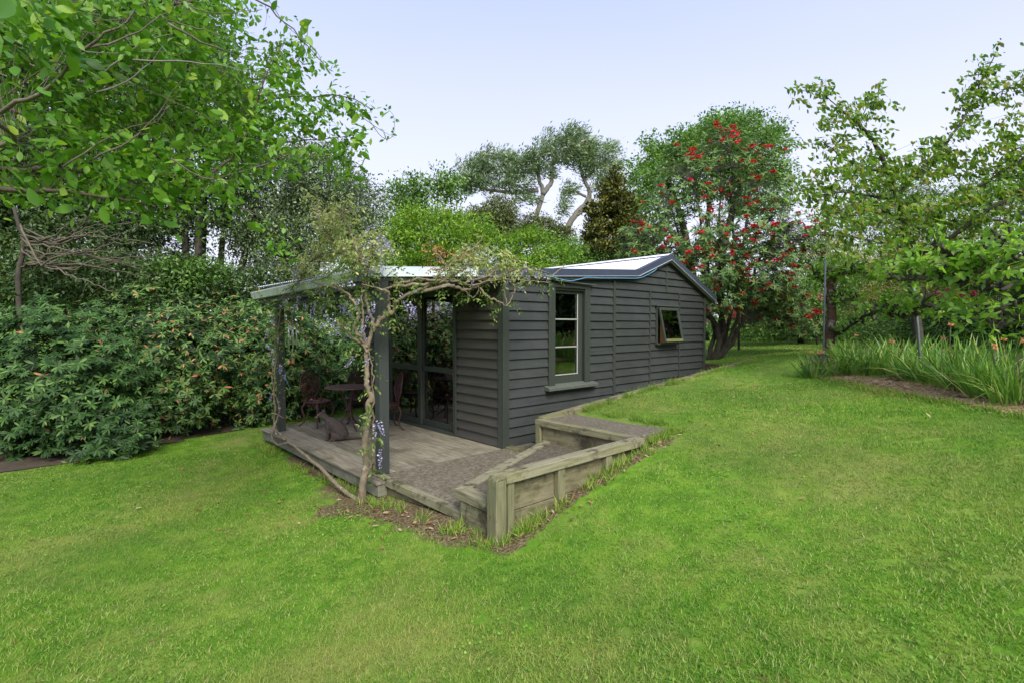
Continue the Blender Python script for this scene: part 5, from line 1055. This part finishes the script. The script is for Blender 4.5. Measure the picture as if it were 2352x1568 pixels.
# ------------------------------------------------------------------ cat
def cat():
    ct = root('cat', 'dark grey brown cat sitting on the deck facing left', 'cat', (-1.63, 2.12, 0.003), math.atan2(.6717, -.7408))
    # x forward (to its nose), y to its left, z up
    sp = []
    def ball(p, r): sp.append((np.array(p, float), np.array(r if not np.isscalar(r) else (r, r, r), float)))
    def chain(pts, rad, n=5):
        P = spline(pts, n); rr_ = np.interp(np.linspace(0, 1, len(P)), np.linspace(0, 1, len(rad)), rad)
        for p, r in zip(P, rr_): ball(p, r)
    chain([(-.20,0,.105),(-.165,0,.16),(-.11,0,.225),(-.05,0,.275),(.0,0,.305)], [.100,.108,.096,.078,.060])
    chain([(.0,0,.30),(.035,0,.335),(.075,0,.375)], [.058,.046,.048])
    chain([(-.02,0,.26),(-.005,0,.20),(-.02,0,.14)], [.066,.060,.05])
    chain([(-.13,0,.10),(-.19,0,.075)], [.09,.085])
    ball((.105,0,.385), (.055,.050,.048)); ball((.137,0,.370), (.034,.030,.026)); ball((.156,0,.363), (.018,.018,.015)); ball((.108,.026,.363), (.028,.02,.022)); ball((.108,-.026,.363), (.028,.02,.022))
    for s in (-1, 1):
        chain([(-.01,.036*s,.20),(.0,.036*s,.12),(.004,.036*s,.05),(.004,.036*s,.022)], [.036,.027,.021,.020]); ball((.022,.036*s,.014), (.030,.018,.014))
        ball((-.13,.062*s,.085), (.082,.042,.075)); ball((-.085,.075*s,.02), (.055,.020,.017)); ball((-.17,.05*s,.06), (.08,.04,.055))
        chain([(.085,.028*s,.415),(.076,.038*s,.445),(.070,.043*s,.475)], [.022,.015,.005], 4)
    chain([(-.26,0,.045),(-.31,-.035,.028),(-.37,-.065,.024),(-.43,-.085,.022),(-.475,-.09,.02)], [.034,.023,.020,.018,.015], 6)
    import bmesh
    bm = bmesh.new()
    for p, r in sp: bmesh.ops.create_icosphere(bm, subdivisions=2, radius=1, matrix=Matrix.Translation(p)@Matrix.Diagonal((*r, 1)))
    me = bpy.data.meshes.new('body'); bm.to_mesh(me); bm.free(); me.materials.append(M['fur'])
    o = bpy.data.objects.new('body', me); COL.objects.link(o); o.parent = ct
    m_ = o.modifiers.new('skin', 'REMESH'); m_.mode = 'VOXEL'; m_.voxel_size = .0055; m_.use_smooth_shade = True
    m2 = o.modifiers.new('soft', 'SMOOTH'); m2.factor = .5; m2.iterations = 5
    for s in (-1, 1):
        MB().add([(.100,.014*s,.42),(.058,.048*s,.41),(.069,.045*s,.482),(.076,.034*s,.42)], [(0,1,2),(0,2,3),(1,3,2)]).build('ear', M['fur'], ct, local=True)
        b_ = MB(); b_.lathe([(0,-.0085),(.006,-.006),(.0085,0),(.006,.006),(0,.0085)], (.148,.027*s,.389), 10); b_.build('eye', M['eye'], ct, local=True, smooth=True)
    w_ = MB()
    for s in (-1, 1):
        for k in range(4): w_.tube([(.158,.012*s,.360),(.178,.05*s,.357+.012*(k-1.5))], .0007, 3)
    w_.build('whiskers', M['white'], ct, local=True); MB().lathe([(0,-.004),(.006,0),(0,.004)], (.173,0,.368), 8).build('nose', M['iron'], ct, local=True)
M['fur'] = mat('grey_brown_fur', [(.040,.032,.029),(.070,.056,.050),(.10,.083,.073)], 40, .85, .9, 160, (1, 1, 2.2), .15)
M['eye'] = mat('yellow_eye', [(.35,.30,.05),(.4,.34,.07)], 5, .1)
cat()

# ------------------------------------------------------------------ wind chime, lantern, cords, things indoors
wc = np.array([-1.88, 2.86]); t = root('wind_chime', 'silver tubed wind chime hanging from the far veranda beam', 'wind chime', (wc[0], wc[1], 1.8))
MB().lathe([(0,1.765),(.085,1.765),(.085,1.775),(0,1.775)], (wc[0], wc[1], 0), 18).build('top_disc', M['deck'], t)
for k in range(6):
    a = 2*PI*k/6+.3; L_ = (.27,.31,.36,.40,.33,.37)[k]; q = (wc[0]+.065*math.cos(a), wc[1]+.065*math.sin(a))
    MB().tube([(*q,1.735-L_),(*q,1.735)], .0085, 8).build('tube', M['tin'], t, smooth=True); MB().tube([(*q,1.73),(*q,1.766)], .0015, 3).build('string', M['white'], t)
MB().tube([(*wc,1.77),(*wc,2.08)], .002, 3).tube([(*wc,1.20),(*wc,1.77)], .0015, 3).build('cord', M['white'], t); MB().lathe([(0,1.50),(.035,1.50),(.035,1.508),(0,1.508)], (*wc, 0), 14).build('striker', M['deck'], t)
MB().box((wc[0]-.02,wc[1]-.002,1.13),(wc[0]+.02,wc[1]+.002,1.21)).build('sail', M['pine'], t)
t = root('wall_lantern', 'black wrought lantern on the dark wall beside the doors', 'lantern', (-.1, .62, 2.05))
MB().tube(spline([(-.03,.56,2.02),(-.09,.56,1.99),(-.15,.56,2.02),(-.165,.56,2.05)], 5), .009, 6).build('bracket', M['black'], t, smooth=True); MB().lathe([(0,1.94),(.035,1.95),(.045,2.0),(.035,2.05),(0,2.06)], (-.04,.56,0), 12).build('back_plate', M['black'], t)
MB().lathe([(0,2.0),(.012,2.01),(.016,2.04),(.045,2.055),(.04,2.065),(0,2.065)], (-.165,.56,0), 12).build('base', M['black'], t, smooth=True)
for k in range(6):
    a = 2*PI*k/6; MB().tube([(-.165+.036*math.cos(a),.56+.036*math.sin(a),2.06),(-.165+.07*math.cos(a),.56+.07*math.sin(a),2.20)], .004, 4).build('bar', M['black'], t)
MB().lathe([(.03,2.065),(.062,2.20)], (-.165,.56,0), 6).build('glass', M['glass'], t); MB().lathe([(.078,2.20),(.05,2.24),(.012,2.265),(0,2.29)], (-.165,.56,0), 6).build('cap', M['black'], t)
P = [(.72,-.15,2.452),(1.0,-.16,2.41),(1.22,-.17,2.40),(1.45,-.17,2.44),(1.62,-.16,2.475),(2.0,-.15,2.49),(2.5,-.15,2.52),(3.05,-.15,2.555),(3.35,-.15,2.64),(3.55,-.15,2.72),(3.62,-.15,2.76)]
tag(MB().tube(spline(P, 5), .0055, 5).build('light_blue_cord', M['cord'], smooth=True), 'light blue cord hanging along the roof edge flashing', 'cord')
P = [(-1.98,3.27,.98),(-1.94,3.28,1.0),(-1.87,3.29,.985),(-1.845,3.32,.97)]
tag(MB().tube(spline(P, 4), .004, 5).tube(spline([(-1.86,3.29,.985),(-1.85,3.27,.85),(-1.80,3.26,.72)], 4), .003, 4).build('blue_string', M['cord']), 'blue string knotted round the far veranda post', 'string')
bd = root('bed', 'bed with cream cover seen through the glass doors', 'bed', (1.6, 2.9, 0))
box('mattress', (.75,3.0,.35), (2.9,3.95,.60), M['cloth'], bd, bev=.04); box('bed_base', (.75,3.02,.02), (2.9,3.93,.349), M['barkd'], bd)
cu = obj('cushion', *(lambda V, F: (V, F))([(.0,0,0),(.5,0,.02),(.5,.42,.04),(0,.42,0),(.05,.04,.12),(.45,.04,.14),(.45,.38,.15),(.05,.38,.12)], [(0,3,2,1),(4,5,6,7),(0,1,5,4),(1,2,6,5),(2,3,7,6),(3,0,4,7)]), M['cush'], None, bev=.03); cu.location = (1.3, 2.98, .602)
tag(cu, 'blue patterned cushion on the bed behind the glass', 'cushion')
st = root('dark_chair', 'dark wooden chair indoors behind the left glass door', 'chair', (.75, 2.75, 0))
for q in ((.6,2.6),(.95,2.6),(.6,2.9),(.95,2.9)): box('leg', (q[0]-.02,q[1]-.02,.016), (q[0]+.02,q[1]+.02,.44), M['barkd'], st)
box('seat', (.57,2.57,.44), (.98,2.93,.48), M['barkd'], st); box('backrest', (.57,2.9,.55), (.98,2.94,.95), M['barkd'], st)
t = root('torch', 'silver and black tube standing on the ledge inside the tall window', 'torch', (1.32, .18, .83))
MB().lathe([(0,.831),(.022,.833),(.022,.87),(.016,.875),(.016,1.12),(.0,1.121)], (1.32,.17,0), 14).build('handle', M['black'], t, smooth=True); MB().lathe([(0,1.122),(.017,1.122),(.018,1.22),(.026,1.235),(.026,1.262),(0,1.262)], (1.32,.17,0), 14).build('head', M['tin'], t, smooth=True)

# ------------------------------------------------------------------ wisteria
wb = np.array(gbase(c2(1195, 1270, 5.60))); wt = root('wisteria', 'flowering wisteria vine climbing past the near veranda post over the roof edge', 'vine', tuple(wb))
d0 = 5.55
T0 = [wb-np.array([0,0,.08]), c2(1190,1100,d0), c2(1228,900,d0+.03), c2(1212,700,d0), c2(1230,560,d0), c2(1252,430,d0+.03), c2(1253,300,d0), c2(1284,240,d0), c2(1248,120,d0), c1(1238,1170,d0), c1(1245,950,d0+.02), c1(1292,780,d0+.02), c1(1300,650,d0), c1(1262,560,d0), c1(1235,380,d0), c1(1255,230,d0-.05), c1(1240,100,d0-.1)]
P0 = spline(T0, 6, .004); mb = MB(); mb.tube(P0, np.interp(np.arange(len(P0)), [0, 20, 40, 60, 75, 96], [.041,.034,.030,.024,.016,.010]), 10); mb.build('trunk', M['wist'], wt, smooth=True)
WB = [[c1(1310,750,d0), c1(1370,670,d0), c1(1440,600,d0), c1(1505,580,d0), c1(1540,480,d0-.02), c1(1640,410,d0-.05), c1(1800,340,d0), c1(1950,270,d0+.1), c1(2080,215,d0+.2), c1(2250,120,d0+.3)],
      [c1(1465,590,d0), c1(1465,480,d0), c1(1450,380,d0-.05), c1(1290,330,d0-.1), c1(1200,300,d0-.1)],
      [c1(1248,970,d0), c1(1180,880,d0), c1(1100,810,d0), c1(1030,745,d0-.05), c1(960,690,d0-.1)],
      [c1(1255,920,d0), c1(1200,850,d0), c1(1130,750,d0), c1(1170,600,d0-.03), c1(1130,500,d0-.05), c1(1060,400,d0), c1(900,330,d0+.3), c1(700,280,d0+.8)],
      [c1(1250,910,d0), c1(1210,780,d0), c1(1200,640,d0), c1(1200,480,d0), c1(1210,330,d0)],
      [c2(1300,960,d0+.05), c2(1290,850,d0), c2(1303,700,d0), c2(1300,500,d0), c1(1300,1300,d0), c1(1290,1100,d0), c1(1262,960,d0)],
      [c2(1215,1000,d0), c2(1280,900,d0), c2(1310,840,d0)],
      # over the roof edge to the right
      [c1(1650,400,d0), c4(-80,290,5.6), c4(20,300,5.8), c4(120,320,5.9), c4(250,270,6.0), c4(400,210,6.1), c4(560,150,6.3), c4(700,145,6.5), c4(830,160,6.7)],
      [c1(1500,330,d0), c1(1800,300,d0), c4(-40,250,5.7), c4(100,250,5.9), c4(300,200,6.0), c4(440,130,6.2), c4(600,170,6.4), c4(790,220,6.6), c4(900,180,6.8), c4(990,105,6.9)],
      [c1(1400,360,d0), c1(1700,270,d0), c1(1900,260,d0), c4(0,230,5.8), c4(160,290,5.9), c4(300,250,6.0), c4(520,235,6.2), c4(700,250,6.4), c4(860,255,6.6)],
      [c4(230,300,6.0), c4(300,380,6.0), c4(370,410,6.05), c4(430,455,6.1), c4(490,440,6.15), c4(530,360,6.15), c4(560,280,6.2), c4(680,230,6.3)],
      [c4(460,455,6.1), c4(455,340,6.1), c4(440,220,6.05)], [c4(90,300,5.9), c4(120,350,5.8), c4(170,380,5.8), c4(215,360,5.8), c4(215,290,5.8)],
      # up and left over the veranda roof
      [c1(1240,200,d0-.1), c1(1200,60,d0-.1), c1(1150,-60,d0), c1(1080,-220,d0+.1), c1(1000,-380,d0+.3)], [c1(1240,180,d0-.1), c1(1280,20,d0-.1), c1(1340,-120,d0-.1), c1(1400,-200,d0)],
      [c1(1220,160,d0-.1), c1(1100,60,d0+.1), c1(950,0,d0+.3), c1(780,30,d0+.6), c1(640,160,d0+.9), c1(580,300,d0+1.1)], [c1(1220,220,d0-.1), c1(1000,160,d0+.3), c1(800,260,d0+.6), c1(650,240,d0+.8), c1(520,330,d0+1.1)],
      [c1(1200,100,d0), c1(1000,-60,d0+.3), c1(860,-180,d0+.6), c1(800,-300,d0+.8)], [c1(1950,230,d0+.1), c1(2000,100,d0+.1), c1(1960,40,d0+.1), c1(1920,0,d0+.1)], [c1(1900,260,d0+.1), c1(2000,160,d0+.1), c1(2150,60,d0+.3), c1(2300,-60,d0+.4), c1(2400,-170,d0+.5)]]
wr = [.028,.018,.018,.024,.018,.017,.018,.022,.017,.014,.013,.006,.006,.016,.012,.012,.010,.010,.010,.012]
an_ = []
for i, p in enumerate(WB): 
    p = np.array(p); limb(wt, 'branch', p, wr[i], max(.004, wr[i]*.35), 'wist', 7, .008); an_.append(spline(p, 8))
allan = np.concatenate(an_)
def wleaf(blobs, m, n1, single, dens=1., L=.058, seeds=None):
    cs_ = [lobe_pts(int(PI*B[1][0]*B[1][2]*n1)+2, B, .0, .5)[0] for B in blobs]
    if seeds is not None: cs_.append(seeds)
    cs_ = np.concatenate(cs_); LV_ = Leaves(); N_ = len(cs_); ax = unit(rdir(N_, -.1)*np.array([1, 1, .7])); sd_ = unit(np.cross(ax, rdir(N_, 1.5)))
    for i in range(5):      # pinnate: pairs along a drooping stalk
        p = cs_+ax*(.03+.032*i)-np.array([0, 0, .004*i*i]); t0_ = rng.normal(.5, .2, N_)
        for s in (-1, 1): LV_.add(p, unit(sd_*s+ax*.5+np.array([0, 0, -.35])+rng.normal(0, .2, (N_, 3))), rdir(N_, 1), L*(1-.06*i), L*.36, np.clip(t0_+rng.normal(0, .1, N_), .01, .99))
    LV_.build(wt, LM[m], 'far', single, stpl='mid'); return cs_
f = d0
yb = [blob(*q) for q in [(760,520,6.1,50,40,.3),(800,480,6.0,30,40,.25),(830,560,5.6,50,36,.3),(860,580,5.5,45,30,.3),(790,570,6,50,40,.3),(740,580,6.3,45,30,.3),(700,610,6.6,50,25,.3),(875,560,5.5,30,22,.2),(720,450,6.4,18,18,.15),
      (1075,600,6.0,50,30,.25),(1100,575,6.1,30,25,.2),(1140,620,6.1,50,16,.25),(1050,620,5.9,40,20,.2),(1200,620,6.4,55,14,.25),(1160,590,6.2,30,16,.2)]]
ca = wleaf(yb, 'wisty', 300, 200)
gb = [blob(*q) for q in [(790,650,5.7,50,22,.3),(810,610,5.5,30,20,.2),(730,680,6.2,50,14,.3),(840,640,5.5,30,20,.2),(655,690,6.9,30,20,.2),(950,650,5.6,60,12,.2),(900,630,5.5,30,14,.2),(820,690,5.6,40,20,.2),(640,760,7.9,14,40,.15),(850,960,5.45,16,16,.12),(865,1010,5.45,14,20,.1),(1240,640,6.6,30,14,.2),(790,740,5.6,30,25,.2),(830,800,5.55,18,18,.12)]]
cb = wleaf(gb, 'wistg', 190, 150, seeds=allan[rng.random(len(allan)) < .16]+rng.normal(0, .04, (1, 3)))
twigs(wt, np.concatenate([ca, cb]), allan, .0035, 'wist', .7)
dd2 = wleaf([blob(1000,575,5.7,16,14,.1), blob(1040,585,5.7,22,12,.1), blob(1005,600,5.65,10,20,.06)], 'dead', 260, 0, L=.05)
limb(wt, 'branch', [c1(2000,180,d0+.1), c1(1980,60,d0+.1), c1(1930,0,d0+.1), c1(1880,-30,d0+.1)], .007, .004, 'wist', 6)
def raceme_mesh(n=46, Lr=.19):
    LVt = Leaves(); s = rng.random(n)**.8; th = rng.random(n)*2*PI; r = .038*(1-s*.75); P = np.c_[r*.3*np.cos(th), r*.3*np.sin(th), -s*Lr]; o_ = np.c_[np.cos(th), np.sin(th), rng.normal(-.1, .3, n)]
    LVt.add(P, o_, rdir(n), .030*(1.1-s*.6), .020*(1.1-s*.6)); P, A, X, Z, L, W, rr_ = LVt.arrays(); tv, tf = TPL['far']
    V = P[:, None]+X[:, None]*(tv[:, 0][None, :, None]*W[:, None, None])+A[:, None]*(tv[:, 1][None, :, None]*L[:, None, None])+Z[:, None]*(tv[:, 2][None, :, None]*W[:, None, None])
    return rawmesh('flower_raceme', V.reshape(-1, 3), (tf[None]+(np.arange(n)*4)[:, None, None]).reshape(-1, 3), LM['lilac'], rnd=np.repeat(rr_, 4))
rm = [raceme_mesh() for _ in range(4)]
spots = [(q[0], q[1], q[2]) for q in [(690,680,6.6),(700,700,6.6),(720,705,6.5),(735,690,6.4),(755,695,6.2),(680,700,6.7),(665,690,6.8),(745,720,6.2),(765,730,6.1),(780,700,5.9),(800,690,5.7),(815,685,5.6),(790,705,5.7),(805,715,5.6),(780,740,5.7),(762,745,5.7),(775,755,5.7),(760,760,5.75),(750,740,5.8),(795,745,5.6),
   (855,710,5.5),(857,695,5.5),(822,685,5.5),(838,745,5.5),(825,752,5.5),(812,820,5.5),(845,818,5.5),(930,690,5.5),(940,695,5.5),(920,672,5.5),(952,700,5.5),(870,540,5.4),(885,545,5.4),(895,555,5.4),(880,575,5.4),(892,565,5.4),(865,560,5.4),(845,590,5.4),(860,612,5.4),(857,520,5.5),
   (690,610,6.6),(705,600,6.5),(675,620,6.8),(660,655,7.0),(640,640,7.1),(710,640,6.4),(820,650,5.4),(1080,600,5.9),(1090,605,5.9),(1085,635,5.9),(1205,605,6.4),(1215,615,6.4),(1225,620,6.4),(1238,625,6.5),(1210,630,6.4),(1170,645,6.2),(1185,650,6.2),(1250,630,6.6),(1145,600,6.1),
   (622,735,7.9),(618,755,7.9),(615,790,7.85),(630,800,7.85),(645,835,7.85),(628,820,7.85),(622,720,7.9),(650,860,7.8),(620,900,7.8),(868,965,5.4),(862,975,5.4),(872,1030,5.4),(870,1042,5.4),(640,770,7.85),(730,655,6.3),(745,660,6.2),(770,650,6),(880,600,5.4)]]
for i, q in enumerate(spots):
    p = at(*q); o = bpy.data.objects.new('flower_raceme', rm[i % 4]); o.parent = wt; o.location = p-wb; o.rotation_euler = (rng.normal(0, .45), rng.normal(0, .45), rng.random()*6); s_ = rng.uniform(.6, 1.0); o.scale = (s_, s_, s_); COL.objects.link(o)
# second stem, laid along the deck edge and up the far post
w2 = root('vine_stem', 'long smooth vine stem along the deck edge climbing the far veranda post', 'vine', tuple(c2(1150, 1260, 5.65)))
limb(w2, 'stem', [wb+np.array([.02,-.02,0]), c2(1090,1220,5.75), c2(950,1110,5.95), c2(800,960,6.35), c2(640,820,6.85), c2(520,720,7.25), c2(470,680,7.45), c2(400,620,7.8), c2(340,545,8.1), c2(325,440,8.15), c2(340,330,8.1), c1(325,1400,8.1), c1(345,1100,8.1), c1(350,880,8.1), c1(370,760,8.1), c1(395,640,8.1), c1(400,500,8.1)], .026, .010, 'wist', 8, .006)
limb(w2, 'loop', [c2(465,672,7.45), c2(400,695,7.5), c2(340,695,7.6), c2(300,640,7.8), c2(310,540,8), c2(355,440,8.1), c2(375,350,8.1), c2(340,220,8.1), c1(320,1330,8.1), c1(318,1100,8.1), c1(330,960,8.1), c1(345,820,8.1)], .016, .006, 'wist', 7, .008)
limb(w2, 'loop', [c2(430,650,7.5), c2(350,600,7.8), c2(330,520,8), c2(370,400,8.1), c2(385,330,8.1)], .014, .008, 'wist', 7, .005)
limb(w2, 'loop', [c2(300,390,8.0), c2(350,400,8.0), c2(420,440,8.05)], .012, .008, 'wist', 6)
LV = Leaves(); S_ = spline([c1(345,1400,8.05), c1(335,1100,8.05), c1(350,880,8.0), c1(330,700,8.0), c1(360,520,8.0), c1(300,440,7.9)], 8)
P = np.repeat(S_, 9, 0)+rng.normal(0, .07, (len(S_)*9, 3)); LV.add(P, rdir(len(P), -.2), rdir(len(P), 1), .045, .018); LV.build(w2, LM['wistg'], 'mid', 0)
